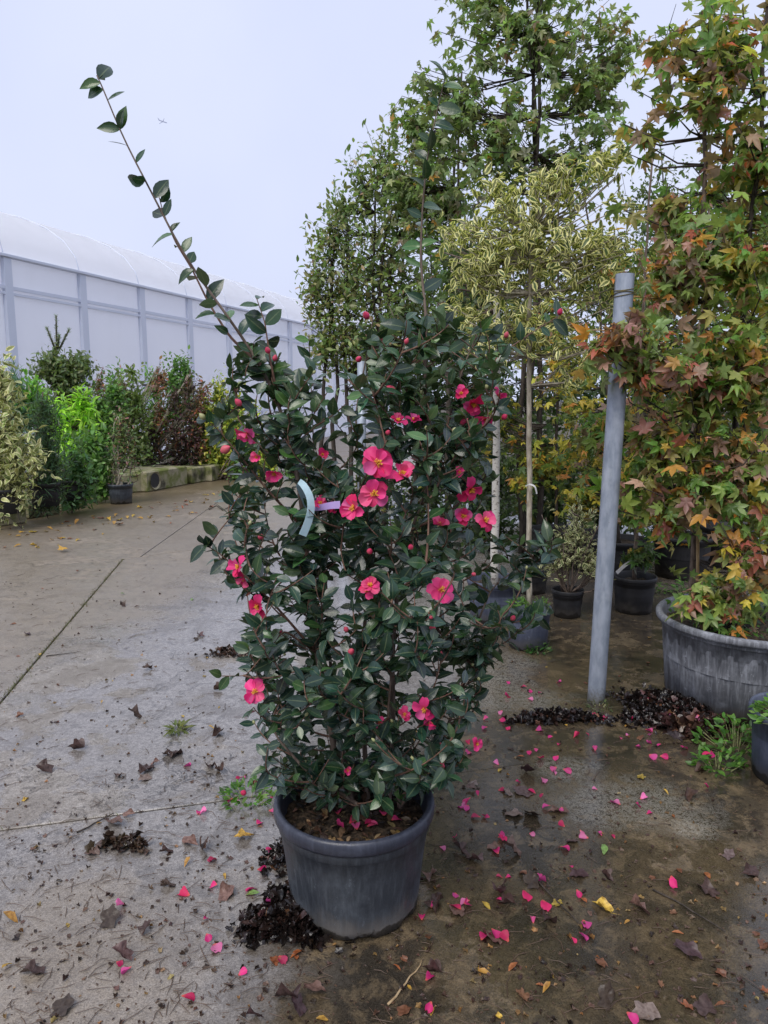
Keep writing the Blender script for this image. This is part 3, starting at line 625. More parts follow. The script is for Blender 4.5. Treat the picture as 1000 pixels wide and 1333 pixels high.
def flower(p, face, size, npet=7, opn=.55):
    fl = bpy.data.objects.new('flower', STM); fl.name = 'flower'; col.objects.link(fl); fl.parent = cam_t
    q = Vector(face).to_track_quat('Z', 'Y').to_matrix().to_4x4()
    Mx = q @ Matrix.Rotation(rc.uniform(0, 6.3), 4, 'Z') @ Matrix.Scale(size * .36, 4); Mx.translation = Vector(p - PC); fl.matrix_local = Mx
    for k in range(npet):
        ring = k % 2; a = 2 * math.pi * k / npet + rc.normal(0, .12)
        o = bpy.data.objects.new('petal', PETM[rc.integers(0, 4)][rc.integers(0, 3)]); col.objects.link(o); o.parent = fl
        lift = R(90) * (1 - opn) * (.6 + .5 * ring) + rc.normal(0, .12)
        o.matrix_local = Matrix.Rotation(a, 4, 'Z') @ Matrix.Rotation(lift, 4, 'X') @ Matrix.Scale((1.62 - .2 * ring) * rc.uniform(.85, 1.1), 4)
for x, y, Y, s, npt, op, fc in flowers:
    dpt = Y * math.cos(PITCH); flower(at(x, y, Y), fc, s / F * dpt * .92, npt, op)
# buds
def bud_mesh(mat, tip=1.0):
    o = MB().lathe((0, 0, 0), [(.02, -.02), (.2, .1), (.34, .36), (.33, .58), (.19, .84), (.03, 1.0)], 10).build('bud', mat); me = o.data; bpy.data.objects.remove(o); return me
BPK, BGR = bud_mesh(M['bud']), bud_mesh(M['gbud'])
def bud(p, d, s, me):
    o = bpy.data.objects.new('bud', me); col.objects.link(o); o.parent = cam_t
    Mx = Vector(d).to_track_quat('Z', 'Y').to_matrix().to_4x4() @ Matrix.Scale(s, 4); Mx.translation = Vector(p - PC); o.matrix_local = Mx
for x, y, Y, s in [(288, 588, 1.9, 18), (515, 511, 1.9, 16), (479, 415, 2.2, 14), (496, 446, 2.0, 13), (314, 528, 1.9, 13), (561, 822, 1.86, 15), (728, 410, 2.29, 11), (452, 822, 1.88, 11), (503, 566, 1.88, 10), (465, 470, 2.1, 12),
    (350, 460, 1.98, 11), (357, 470, 1.98, 10), (480, 720, 1.86, 12), (535, 715, 1.86, 11), (658, 440, 2.2, 10), (645, 470, 2.1, 10), (455, 850, 1.86, 14), (576, 1000, 1.84, 13), (337, 700, 1.88, 12), (619, 748, 1.96, 9), (666, 808, 2.17, 11), (336, 745, 1.88, 13), (600, 553, 1.96, 14), (654, 546, 2.0, 11), (320, 1033, 1.9, 12)]:
    d_ = norm(np.array([rc.normal(0, .4), -.5, rc.uniform(.2, 1)])); bud(at(x, y, Y), d_, s / F * Y * .95, BPK)
for e, d_ in [tips[i] for i in rc.choice(len(tips), 70, replace=False)]: bud(e, d_, rc.uniform(.011, .017), BGR if rc.random() < .85 else BPK)
bud(at(267, 546, 1.96), np.array([-.5, -.2, .6]), .022, BGR)
# chips, petals and dead leaves on the soil
n = 260; a = rc.uniform(0, 6.28, n); q = np.sqrt(rc.random(n)) * .205
pp = np.stack([PC[0] + q * np.cos(a), PC[1] + q * np.sin(a), .283 + rc.uniform(0, .012, n)], 1) - PC
lm = joinmeshes('soil_litter', [(T_OVAL[0], frames(norm(rc.normal(0, 1, (n, 3)) * [1, 1, .25]), rc.normal(0, .35, (n, 3)) + [0, 0, 1]) * rc.uniform(.012, .045, (n, 1, 1)), pp,
     palette(n, [(.1, .06, .035, 4), (.25, .17, .09, 2), (.03, .02, .015, 4), (.35, .2, .06, .5)], .25, rc))], M['fallen'])
link('soil_litter', lm, cam_t, kind='stuff')
for x, y in [(465, 1080), (478, 1076), (490, 1072), (455, 1072), (510, 1068), (500, 1062), (448, 1078), (440, 1060), (397, 1030)]:
    p = gr(x, y, .292); o = bpy.data.objects.new('fallen_petal', PETM[rc.integers(0, 4)][rc.integers(0, 3)]); col.objects.link(o); o.parent = cam_t
    Mx = Matrix.Rotation(rc.uniform(0, 6), 4, 'Z') @ Matrix.Rotation(rc.normal(0, .25), 4, 'X') @ Matrix.Scale(.036, 4); Mx.translation = Vector(p - PC); o.matrix_local = Mx

# ribbon tags tied to the left stem
def ribbon(name, pts, wd, mat, label, tw=(.7, 0, .3)):
    p = smooth(path(pts), 16); t_ = norm(np.gradient(p, axis=0)); k_ = np.linspace(0, 1, len(p))[:, None]; sdv = norm(np.cross(t_, norm(np.array([.1, -1, .05]) + k_ * tw))) * wd / 2 * (.45 + .55 * np.sqrt(k_))
    th = norm(np.cross(t_, sdv)) * .0006
    v = np.concatenate([p - sdv - th, p + sdv - th, p + sdv + th, p - sdv + th]); k = len(p)
    f = [[i + a_ * k, i + 1 + a_ * k, i + 1 + ((a_ + 1) % 4) * k, i + ((a_ + 1) % 4) * k] for i in range(k - 1) for a_ in range(4)] + [[0, k, 2 * k, 3 * k], [k - 1, 4 * k - 1, 3 * k - 1, 2 * k - 1]]
    return tag(MB().add(v, f).build(name, mat, None, False), label, 'plant tag')
ribbon('plant_tag', [(402, 668, 2.03), (392, 640, 1.98), (386, 624, 1.9), (392, 626, 1.87), (402, 640, 1.855), (407, 655, 1.85), (404, 676, 1.845), (394, 697, 1.84)], .022, M['tag_blue'], 'pale blue ribbon tag hanging from the camellia stem')
ribbon('plant_tag', [(398, 662, 2.03), (415, 661, 1.9), (430, 658, 1.88), (443, 657, 1.88)], .02, M['tag_violet'], 'violet ribbon tag sticking out sideways from the camellia stem')

# ------------------------------------------------------------------ pole, wires and cane
base = gr(779, 917); top = at(814, 357, base[1] + .045); PX, PY = base[0], base[1] + .045; PZ = top[2]
PXt = top[0]
po = empty('steel_pole', (PX, PY, 0), 'leaning-free grey galvanised steel pole standing on the concrete'.replace('leaning-free ', 'tall '), 'pole')
ax_ = np.array([[PX, PY, -.04], [PX + (PXt - PX) * .5, PY, PZ * .5], [PXt, PY, PZ]])
MB().tube(ax_, .0445, 28, cap=False).tube([ax_[2], ax_[2] - [0, 0, .3]], [.041, .041], 28, cap=False).build('tube', M['steel'], po)
v = []; an = np.linspace(0, 2 * math.pi, 28, endpoint=False)
v = [(PXt + .0445 * math.cos(a), PY + .0445 * math.sin(a), PZ) for a in an] + [(PXt + .041 * math.cos(a), PY + .041 * math.sin(a), PZ) for a in an]
MB().add(v, [[i, (i + 1) % 28, 28 + (i + 1) % 28, 28 + i] for i in range(28)]).build('cut_edge', M['steel'], po)
wz = PZ - .105; wx = PX + (PXt - PX) * wz / PZ
hel = [(wx + .0475 * math.cos(a), PY + .0475 * math.sin(a), wz + .006 * math.sin(a * 1.3) + .0042 * a / 6.28 * 2) for a in np.linspace(0, 6.28 * 4, 90)]
MB().tube(hel, .0022, 5).build('wire_wrap', M['wire'], po)
def wire(a, b, sag, label, rad=.0022):
    s = np.linspace(0, 1, 20)[:, None]; p = np.asarray(a) + (np.asarray(b) - np.asarray(a)) * s; p[:, 2] -= (4 * s * (1 - s) * sag)[:, 0]
    tag(MB().tube(p, rad, 5).build('wire', M['wire']), label, 'wire')
wire((wx - .046, PY, wz), at(690, 420, 4.6), .03, 'thin wire stretched from the pole top to the variegated tree trunk')
wire((wx + .046, PY, wz), at(1040, 365, 5.2), .05, 'thin wire running from the pole top into the sweetgum crown')
tag(MB().tube(wobble(at(838, 388, 4.3), at(1010, 396, 4.5), 8, .004, rng), .008, 7).build('bamboo_cane', M['cane']), 'horizontal bamboo cane lying through the sweetgum branches behind the pole', 'cane')
tag(MB().tube([gr(471, 700) * [1.0, 1, 0] + [0, 0, 0], at(471, 470, gr(471, 700)[1])], .05, 14).build('steel_post', M['steel']), 'short grey steel post standing behind the camellia', 'post')

# ------------------------------------------------------------------ SWEETGUM in the big tub (right)
TB = np.array([1.9, 3.7, 0.]); r1 = np.random.default_rng(5)
gum = empty('potted_sweetgum', TB, 'sweetgum tree with green orange and red leaves in a wide weathered grey tub', 'tree')
pot(gum, TB, .46, .39, .45, M['tub'], .038, ribs=26, k=104, soilz=.06)
GUM = [(.14, .26, .06, 6), (.24, .33, .08, 6), (.33, .31, .1, 4), (.34, .2, .15, 2), (.46, .26, .19, 1.6), (.58, .25, .06, 1.3), (.45, .1, .07, .5), (.58, .45, .08, 1.4)]
RED = [(.3, .19, .15, 2), (.42, .23, .19, 2.5), (.45, .14, .11, 1.3), (.22, .3, .09, 6), (.58, .26, .07, 1.2)]
YEL = [(.6, .47, .07, 3), (.33, .33, .06, 3), (.46, .22, .05, 1), (.1, .17, .04, 4)]
def add_tree_crown(thing, trunk, blobs, tpls, mat, size, pal, r, single=0, brm=None, rad=.005, frac=.35):
    P, D, Nn, C, TW = [], [], [], [], []
    for bl in blobs:
        c, rd, n, L, per = bl[:5]; kw = bl[5] if len(bl) > 5 else {}; pl = kw.pop('pal', pal) if kw else pal
        p, d, q, tw = twig_cloud(r, c, rd, n, L, per, **kw); P.append(p); D.append(d); Nn.append(q); TW.append(tw); C.append(palette(len(p), pl, .2, r))
    P, D, Nn, C = map(np.concatenate, (P, D, Nn, C))
    mb = MB(); branches(mb, r, trunk, np.concatenate(TW), rad, frac)
    if mb.v: mb.build('branches', brm or M['bark'], thing, kind='stuff')
    ok = P[:, 2] > .03
    P, D, Nn, C = P[ok], D[ok], Nn[ok], C[ok]
    foliage(thing, tpls, P, D, Nn, r.uniform(.5, 1.22, len(P)) * size, C, mat, single, r=r)
tr = wobble(at(901, 760, 3.95) , at(935, -120, 4.1), 26, .012, r1); tr = np.concatenate([[tr[0] * [1, 1, 0] + [.02, 0, .3]], tr])
MB().tube(tr, np.linspace(.02, .008, len(tr)), 8).build('trunk', M['bark'], gum)
tr2 = wobble(at(965, 770, 3.95), at(1010, -100, 4.0), 22, .012, r1); MB().tube(tr2, np.linspace(.02, .008, 22), 8).build('trunk', M['bark_dark'], gum)
MB().tube(wobble(at(908, 770, 3.9), at(905, 560, 3.92), 6, .003, r1), .009, 7).build('stake', M['cane'], gum)
G = lambda x, y, Y, rx, ry, rz, n, L=.22, per=5, **k: (at(x, y, Y), (rx, ry, rz), n, L, per, dict(droop=.5, up=.15, shell=.25, rag=.15, **k))
add_tree_crown(gum, np.concatenate([tr, tr2]), [
 G(950, 60, 4.0, .36, .4, .4, 70), G(985, 200, 4.0, .34, .4, .4, 75), G(925, 110, 3.9, .15, .2, .16, 16, pal=RED), G(880, 270, 4.0, .2, .25, .16, 26), G(960, 330, 3.9, .34, .35, .35, 80),
 G(880, 350, 3.8, .25, .25, .22, 42, pal=RED), G(850, 450, 3.6, .2, .2, .16, 34, pal=RED), G(790, 440, 3.5, .17, .1, .09, 14, .14, pal=RED), G(820, 425, 3.42, .08, .05, .1, 8, .1, pal=RED), G(930, 480, 3.8, .3, .3, .32, 80),
 G(860, 560, 3.75, .2, .25, .22, 46), G(960, 600, 3.75, .28, .3, .34, 80), G(880, 650, 3.75, .2, .2, .16, 34), G(830, 610, 3.9, .12, .2, .16, 20), G(970, 720, 3.65, .22, .26, .24, 46, pal=RED + YEL), G(915, 775, 3.6, .18, .14, .09, 20, .12),
 G(960, 790, 3.62, .2, .12, .06, 14, .1, pal=RED), G(870, 55, 4.0, .2, .2, .15, 12), G(850, 160, 4.1, .14, .2, .2, 8), G(990, 450, 3.7, .2, .2, .5, 40)],
 T_STAR, M['gum'], .084, GUM, r1, 300, M['bark_dark'], .0045, .5)
# weeds in the tub
n = 420; a = r1.uniform(0, 6.28, n); q = np.sqrt(r1.random(n)) * .41
foliage(gum, T_OVAL, np.stack([TB[0] + q * np.cos(a), TB[1] + q * np.sin(a), .4 + r1.uniform(0, .09, n)], 1), r1.normal(0, .6, (n, 3)) + [0, 0, .5], r1.normal(0, .5, (n, 3)) + [0, 0, 1], .035, palette(n, [(.05, .13, .02, 2), (.03, .08, .02, 2)], r=r1), M['leaf'], 0, 'weeds', r1)

# ------------------------------------------------------------------ potted trees behind
def potted(name, base_px, rt, rb, h, mat, label, cat, Z=0):
    g = gr(*base_px, Z); g = g + norm(g * [1, 1, 0]) * rb; e = empty(name, (g[0], g[1], Z), label, cat); pot(e, np.array([g[0], g[1], Z]), rt, rb, h, mat); return e, np.array([g[0], g[1], Z])
VAR = [(.1, .14, .05, 3), (.14, .17, .06, 2), (.08, .11, .04, 2)]
r2 = np.random.default_rng(8)
vt, g = potted('variegated_standard_tree', (687, 849), .142, .12, .26, M['pot_blue'], 'standard tree with yellow-edged variegated leaves on a pale trunk in a slate blue pot', 'tree')
tr = wobble(g + [.005, 0, .2], at(690, 300, g[1]), 14, .006, r2); MB().tube(tr, np.linspace(.019, .013, 14), 9).build('trunk', M['bark_pale'], vt)
V = lambda x, y, rx, ry, rz, n, Y=0: (at(x, y, g[1] + Y), (rx, ry, rz), n, .16, 6, dict(droop=.35, up=.3, shell=.3, rag=.3))
add_tree_crown(vt, tr[6:], [V(700, 310, .46, .42, .4, 170), V(635, 330, .3, .35, .34, 110), V(775, 330, .3, .35, .4, 90), V(680, 420, .46, .4, .24, 100), V(720, 225, .24, .3, .2, 40), V(645, 250, .14, .15, .2, 22), V(790, 205, .16, .2, .22, 26), V(765, 450, .2, .25, .16, 28), V(605, 400, .16, .2, .14, 22), V(600, 290, .12, .2, .12, 12), V(740, 490, .14, .2, .1, 10)],
 T_VAR, M['varieg'], .062, VAR, r2, 300, M['bark_pale'], .004, .4)
n = 300; a = r2.uniform(0, 6.28, n); q = np.sqrt(r2.random(n)) * .125
foliage(vt, T_LANCE, np.stack([g[0] + q * np.cos(a), g[1] + q * np.sin(a), .22 + r2.uniform(0, .07, n)], 1), r2.normal(0, .6, (n, 3)) + [0, 0, .7], r2.normal(0, .5, (n, 3)) + [0, 0, 1], .04, palette(n, [(.09, .2, .03, 2), (.05, .12, .02, 2)], r=r2), M['leaf'], 0, 'weeds', r2)
# curled white tag on its trunk
ribbon('plant_tag', [(684, 633, g[1] - .03), (690, 630, g[1] - .045), (697, 633, g[1] - .05), (699, 643, g[1] - .05)], .012, M['tag_white'], 'curled white tag tied round the pale trunk of the variegated tree')

bt, g = potted('potted_birch', (643, 815), .2, .17, .3, M['pot_blue'], 'young tree with white mottled trunk in a grey pot beside the slate blue pot', 'tree')
tr = wobble(g + [0, 0, .2], at(647, 330, g[1]), 14, .006, r2); MB().tube(tr, np.linspace(.03, .02, 14), 10).build('trunk', M['birch'], bt)
DARK = [(.045, .085, .03, 4), (.065, .115, .036, 3), (.1, .14, .045, 1.2)]
add_tree_crown(bt, tr[7:], [(at(620, 400, g[1] + .3), (.5, .4, .5), 90, .22, 6, dict(shell=.3)), (at(600, 320, g[1] + .3), (.35, .35, .4), 60, .22, 6, dict(shell=.3))], T_OVAL, M['leaf'], .07, DARK, r2)
sv, g = potted('variegated_shrub', (738, 806), .115, .095, .2, M['pot_black'], 'small bushy shrub with cream variegated leaves in a black pot', 'shrub')
st = np.array([g + [0, 0, .16], g + [.01, 0, .45], g + [.02, 0, .75]])
for k in range(9):
    e = g + np.array([r2.normal(0, .1), r2.normal(0, .1), r2.uniform(.4, .75)]); MB().tube(wobble(g + [r2.normal(0, .02), r2.normal(0, .02), .15], e, 6, .01, r2), np.linspace(.006, .003, 6), 5).build('stem', M['bark'], sv)
add_tree_crown(sv, st, [(g + [.02, 0, .62], (.24, .2, .3), 120, .12, 6, dict(shell=.2)), (g + [.16, -.05, .42], (.16, .14, .13), 50, .1, 6), (g + [-.1, 0, .4], (.13, .14, .12), 30, .1, 6)], T_OVAL, M['varcream'], .042, VAR, r2)
def gumtree(base_px, rt, rb, h, top_px, blobs, label, single, stk=False, size=.085, pal=GUM, mat='pot_black', seed=1, bark_='bark'):
    r = np.random.default_rng(seed); e, g = potted('potted_sweetgum', base_px, rt, rb, h, M[mat], label, 'tree')
    tr = wobble(g + [0, 0, h * .7], at(*top_px, g[1]), 18, .01, r); MB().tube(tr, np.linspace(.017, .007, 18), 8).build('trunk', M[bark_], e)
    add_tree_crown(e, tr, [(at(x, y, g[1] + dy), (rx, ry, rz), n, .2, 5, dict(droop=.4, up=.2, shell=.2, rag=.15, pal=pl or pal)) for x, y, dy, rx, ry, rz, n, pl in blobs], T_STAR, M['gum'], size, pal, r, single, M['bark_dark'], .004, .5)
    return e, g
e, g = gumtree((824, 801), .158, .13, .27, (850, 200), [(830, 640, 0, .28, .25, .3, 46, None), (790, 560, .1, .3, .3, .4, 40, None), (850, 500, .3, .4, .3, .5, 50, None), (835, 715, -.1, .18, .14, .1, 12, [(.05, .1, .025, 3), (.4, .28, .04, .4)])], 'sweetgum tree with fresh green low leaves in a small black pot with a white tag', 100, seed=31)
ribbon('plant_tag', [(832, 728, g[1]), (824, 729, g[1] - .06), (812, 737, g[1] - .1), (803, 746, g[1] - .11)], .03, M['tag_white'], 'folded white tag lying on the rim of the small black pot')
e, g = gumtree((885, 756), .26, .21, .37, (930, 150), [(900, 600, 0, .5, .4, .5, 70, None), (960, 450, .2, .6, .5, .7, 80, None), (860, 380, .3, .5, .4, .6, 70, None), (970, 250, .3, .6, .5, .7, 60, None)], 'sweetgum tree in a large black pot behind the weathered grey tub', 60, seed=32)
e, g = gumtree((805, 762), .25, .2, .37, (760, 250), [(770, 560, 0, .45, .4, .5, 70, YEL), (735, 480, .2, .4, .4, .5, 50, YEL), (760, 640, 0, .3, .3, .2, 30, YEL), (800, 350, .3, .5, .4, .5, 50, None)], 'yellowing sweetgum tree in a large black pot behind the steel pole', 60, seed=33, bark_='bark_dark')
e, g = gumtree((722, 742), .24, .2, .36, (728, 260), [(700, 600, 0, .5, .4, .4, 60, YEL), (660, 540, .2, .5, .4, .5, 60, YEL + DARK), (720, 430, 0, .5, .4, .6, 60, GUM)], 'yellowing sweetgum tree with a dark trunk behind the variegated shrub', 40, seed=34, bark_='bark_dark')
# dark empty-looking pots further back
for i, (x, y, rr, lb) in enumerate([(770, 745, .24, 'black nursery pot with bare soil left of the steel pole, behind the variegated shrub'), (946, 742, .27, 'black nursery pot with bare soil behind the wide grey tub'), (690, 775, .15, 'small black nursery pot with bare soil behind the slate blue pot')]):
    potted('nursery_pot', (x, y), rr, rr * .82, rr * 1.4, M['pot_black'], lb, 'pot')

# ------------------------------------------------------------------ background trees (right half)
def bgtree(name, x, Y, top_y, label, blobs, tpls, mat, size, pal, seed, single=0, frac=.3, trunk_r=.035, multi=1, brm='bark_dark', kw=None):
    r = np.random.default_rng(seed); g = at(x, 560, Y) * [1, 1, 0]; e = empty(name, g, label, 'tree')
    T = []
    for m in range(multi):
        tr = wobble(g + [r.normal(0, .1 * (multi > 1)), r.normal(0, .1 * (multi > 1)), -.05], at(x + r.normal(0, 22 * (multi > 1)), top_y, Y), 18, .02, r); T.append(tr)
        MB().tube(tr, np.linspace(trunk_r, trunk_r * .25, 18), 7).build('trunk', M[brm], e)
    k0 = dict(shell=.25, rag=.2); k0.update(kw or {})
    add_tree_crown(e, np.concatenate(T), [(at(bx, by, Y + dy), (rx, ry, rz), n, .3, 6, dict(k0)) for bx, by, dy, rx, ry, rz, n in blobs], tpls, mat, size, pal, r, single, M[brm], .0045, frac)
    return e
TALL = [(.19, .29, .1, 5), (.25, .33, .14, 4), (.28, .29, .18, 2), (.5, .28, .05, .3), (.2, .14, .09, .5)]
D5 = dict(droop=.45, up=.15, shell=.2)
bgtree('sweetgum_tree', 700, 7.4, -120, 'tall green sweetgum tree rising above the variegated tree', [(700, 40, 0, .8, .6, .8, 120), (770, 120, 0, .6, .5, .7, 76), (650, 180, 0, .75, .6, .7, 100), (595, 120, 0, .45, .4, .55, 46), (730, 220, .2, .7, .5, .5, 60), (630, 0, 0, .6, .5, .6, 56), (800, 60, 0, .4, .4, .6, 34), (565, 190, .1, .3, .3, .4, 24), (560, 110, .1, .16, .2, .25, 10)], T_STAR, M['gum'], .092, TALL, 41, 120, .5, multi=3, kw=D5)
bgtree('sweetgum_tree', 580, 8.4, 90, 'green sweetgum tree with a few orange leaves behind the camellia shoot', [(565, 260, 0, .75, .6, .8, 150), (600, 370, 0, .8, .6, .7, 130), (540, 160, 0, .35, .3, .5, 46), (520, 230, 0, .3, .3, .5, 40)], T_STAR, M['gum'], .09, TALL, 42, 40, .5, multi=2, kw=D5)
EVG = [(.18, .27, .1, 4), (.26, .31, .13, 3), (.33, .31, .17, 1.5), (.36, .25, .16, .5)]
EG = 'slender evergreen trees standing behind the camellia'
bgtree('evergreen_tree', 500, 8.8, 215, 'slender loose evergreen tree rising to a thin tip behind the camellia', [(500, 320, 0, .75, .5, .95, 210), (500, 200, 0, .3, .25, .5, 60), (470, 235, 0, .3, .25, .5, 60), (445, 265, 0, .2, .2, .3, 30), (520, 400, 0, .65, .5, .7, 220), (535, 250, 0, .35, .3, .6, 80)], T_OVAL, M['leaf'], .082, EVG, 43, 0, .5, multi=3, kw=dict(up=.8))
bgtree('evergreen_tree', 445, 9.2, 290, 'bushy evergreen tree with yellowish leaves next to the greenhouse end', [(450, 370, 0, .6, .5, .8, 230), (440, 300, 0, .4, .3, .55, 90), (412, 370, 0, .28, .25, .65, 90), (470, 450, 0, .65, .5, .6, 240), (425, 440, 0, .3, .3, .4, 80)], T_OVAL, M['leaf'], .08, EVG + [(.16, .17, .04, 2)], 44, 0, .5, multi=3, kw=dict(up=.8))
bgtree('evergreen_tree', 550, 10.5, 250, 'dark evergreen tree filling the gap between camellia and variegated tree', [(550, 440, 0, .9, .6, .8, 200), (600, 500, 0, .9, .6, .7, 180), (530, 520, 0, .8, .5, .6, 120)], T_OVAL, M['leaf'], .085, DARK, 45, 0, .4, multi=2)
for i, (x, Y, ty, lb) in enumerate([(690, 10.0, 330, 'dark shrub behind the yellowing sweetgum and the pale trunks'), (800, 9.6, 300, 'dark tree behind the top of the steel pole'), (900, 9.0, 260, 'dark tree behind the sweetgum in the grey tub'), (1010, 8.4, 220, 'dark tree at the end of the pot row beyond the grey tub'), (620, 11.0, 380, 'dark tree behind the white birch trunk'), (860, 12.5, 190, 'pale green tree far behind the sweetgum crowns')]):
    bgtree('background_tree', x, Y, ty, lb, [(x, ty + 70, 0, .9, .6, .8, 170), (x - 15, ty + 200, 0, 1.1, .6, .9, 240), (x + 10, ty + 300, -.3, 1.1, .6, .7, 220)], T_OVAL, M['leaf'], .1, DARK if i < 5 else [(.12, .17, .06, 2), (.08, .12, .04, 2)], 50 + i, 0, .3)

for i, (x, Y, ty, lb) in enumerate([(640, 7.6, 560, 'low dark bush behind the white mottled trunk'), (720, 7.9, 540, 'low dark bush behind the variegated shrub'), (790, 8.2, 550, 'low dark bush behind the yellowing sweetgum pots'), (860, 8.0, 540, 'low dark bush behind the small black pot with a white tag'), (950, 7.6, 540, 'low dark bush behind the large black pots'), (560, 8.4, 560, 'low dark bush behind the lower camellia branches'), (1030, 7.2, 530, 'low dark bush ending the row behind the wide tub'), (490, 9.4, 570, 'low dark bush behind the short steel post')]):
    bgtree('low_bush', x, Y, ty + 20, lb, [(x, ty + 60, 0, .5, .4, .5, 150), (x - 10, ty + 120, 0, .55, .4, .35, 130)], T_OVAL, M['leaf'], .085, DARK + ([(.2, .2, .05, 1.5)] if i % 2 else []), 150 + i, 0, .3, trunk_r=.015)
# ------------------------------------------------------------------ LEFT: greenhouse
gd = norm(np.array([331 / F, math.cos(PITCH) + math.sin(PITCH) * (147.5 / F)])); gn = np.array([-gd[1], gd[0]])     # along the wall; away from the yard
EAVE = 4.5; g0 = at(0, 333, 1.); k = (EAVE - HC) / (g0[2] - HC); G0 = (np.array([0, 0, HC]) + (g0 - [0, 0, HC]) * k)[:2]
gh = empty('greenhouse', (G0[0], G0[1], 0), 'long white film greenhouse with curved roof and blue-grey posts', 'greenhouse')
def gp(s, o, z): q = G0 + gd * s + gn * o; return np.array([q[0], q[1], z])
def at_px(x):                                  # distance along the wall seen at this photo column on the eave
    lo, hi = -10, 80
    for _ in range(50):
        m = (lo + hi) / 2; p = gp(m, 0, EAVE); xx = 500 + F * p[0] / (p[1] * math.cos(PITCH) - (p[2] - HC) * math.sin(PITCH))
        lo, hi = (m, hi) if xx < x else (lo, m)
    return lo
sp = (at_px(244) - at_px(5)) / 3; s0 = at_px(5) - 2 * sp; NB = 16; SPAN, RISE, NR = 8.4, 1.75, 16
print('greenhouse bay', sp)
def arch(u): a = math.pi * u; return SPAN / 2 * (1 - math.cos(a)), EAVE + RISE * math.sin(a)
gang = math.atan2(gd[1], gd[0])
for i in range(NB + 1):
    s = s0 + sp * i
    c = gp(s, -.03, EAVE / 2); MB().box(c, .2, .12, EAVE, gang).build('post', M['frame'], gh, smooth=False)
    c = gp(s, SPAN, EAVE / 2); MB().box(c, .2, .12, EAVE, gang).build('post', M['frame'], gh, smooth=False)
    p = [gp(s, *arch(u)) + [0, 0, .015] for u in np.linspace(0, 1, 15)]; MB().tube(p, .012, 6).build('roof_rib', M['frame'], gh)
    if i < NB:
        s2 = s + sp
        for side in (0, SPAN):
            v = [gp(s, side, -.02), gp(s2, side, -.02), gp(s2, side, EAVE), gp(s, side, EAVE)]
            o2 = gn * .012; v += [q + [o2[0], o2[1], 0] for q in v]
            MB().add(v, [[0, 1, 2, 3], [7, 6, 5, 4], [0, 4, 5, 1], [3, 2, 6, 7], [1, 5, 6, 2], [0, 3, 7, 4]]).build('film_panel', M['film'], gh, smooth=False)
        v, f = [], []
        for j in range(NR + 1):
            o_, z_ = arch(j / NR); v += [gp(s, o_, z_), gp(s2, o_, z_)]
        f = [[2 * j, 2 * j + 1, 2 * j + 3, 2 * j + 2] for j in range(NR)]
        MB().add(v, f).build('roof_panel', M['film'], gh)
for z_, hh in ((EAVE - .62, .07), (EAVE - .74, .05), (1.2, .06)):
    MB().box(gp(s0 + sp * NB / 2, -.05, z_), sp * NB, .04, hh, gang).build('rail', M['frame'], gh, smooth=False)
MB().box(gp(s0 + sp * NB / 2, -.06, EAVE + .02), sp * NB, .14, .07, gang, .01).build('gutter', M['frame'], gh, smooth=False)
for s in (s0 - .02, s0 + sp * NB + .02):
    v = [gp(s, 0, 0)] + [gp(s, *arch(u)) for u in np.linspace(0, 1, 13)] + [gp(s, SPAN, 0)]; MB().add(v, [list(range(len(v)))]).build('end_wall', M['film'], gh, smooth=False)
# unseen pale sheet added inside the greenhouse to bounce light into the film
v = [gp(s0, .1, -.0), gp(s0 + sp * NB, .1, 0), gp(s0 + sp * NB, SPAN - .1, 0), gp(s0, SPAN - .1, 0)]
t = NT('white_bounce_sheet'); M['bounce_white'] = t.bsdf(t.mix(t.noise(2), (.7, .7, .7), (.78, .78, .78)), .7)
MB().add([p + [0, 0, .012] for p in v], [[0, 1, 2, 3]]).build('bounce_sheet', M['bounce_white'], gh, smooth=False)

# ------------------------------------------------------------------ LEFT: concrete blocks and potted shrubs
def block(p1, p2, dep, hgt, label, hole=False):
    a, b_ = gr(*p1), gr(*p2); m = (a + b_) / 2; L = np.linalg.norm(b_ - a); rz = math.atan2(b_[1] - a[1], b_[0] - a[0]); nn = np.array([-math.sin(rz), math.cos(rz), 0])
    if nn[1] < 0: nn = -nn
    c = m + nn * dep / 2 + [0, 0, hgt / 2]
    e = empty('concrete_block', (c[0], c[1], 0), label, 'block')
    MB().box(c, L, dep, hgt, rz, .02).build('block_body', M['block'], e, smooth=False)
    if hole:
        q = m + (b_ - a) * (-.32) - nn * .004 + [0, 0, hgt * .52]; an = np.linspace(0, 2 * math.pi, 20, endpoint=False)
        ex = norm(b_ - a); v = [q + ex * .13 * math.cos(t_) + np.array([0, 0, 1]) * .13 * math.sin(t_) for t_ in an]
        ring = [q - nn * .02 + ex * .155 * math.cos(t_) + np.array([0, 0, 1]) * .155 * math.sin(t_) for t_ in an]
        MB().add(v, [list(range(20))]).build('hole', M['pot_black'], e, smooth=False)  # flat black disc stands for the shade inside the hole
        MB().add(v + ring, [[i, (i + 1) % 20, 20 + (i + 1) % 20, 20 + i] for i in range(20)]).build('hole_edge', M['block'], e)
    return e, c, hgt
block((-30, 690), (35, 681), .5, .2, 'low mossy concrete block under the yellow variegated shrub')
block((38, 676), (78, 669), .5, .2, 'low mossy concrete block under the dark conifer')
block((80, 666), (110, 660), .5, .2, 'low mossy concrete block under the dark leafy shrub')
block((122, 646), (192, 640), .5, .32, 'mossy concrete block behind the grey pot of bare stems')
block((192, 641), (244, 631), .8, .35, 'large mossy concrete block with a round hole in its side', True)
block((250, 630), (273, 626), .5, .3, 'small mossy concrete block beyond the block with the hole')
block((276, 627), (287, 624), .4, .3, 'last small mossy concrete block of the row')
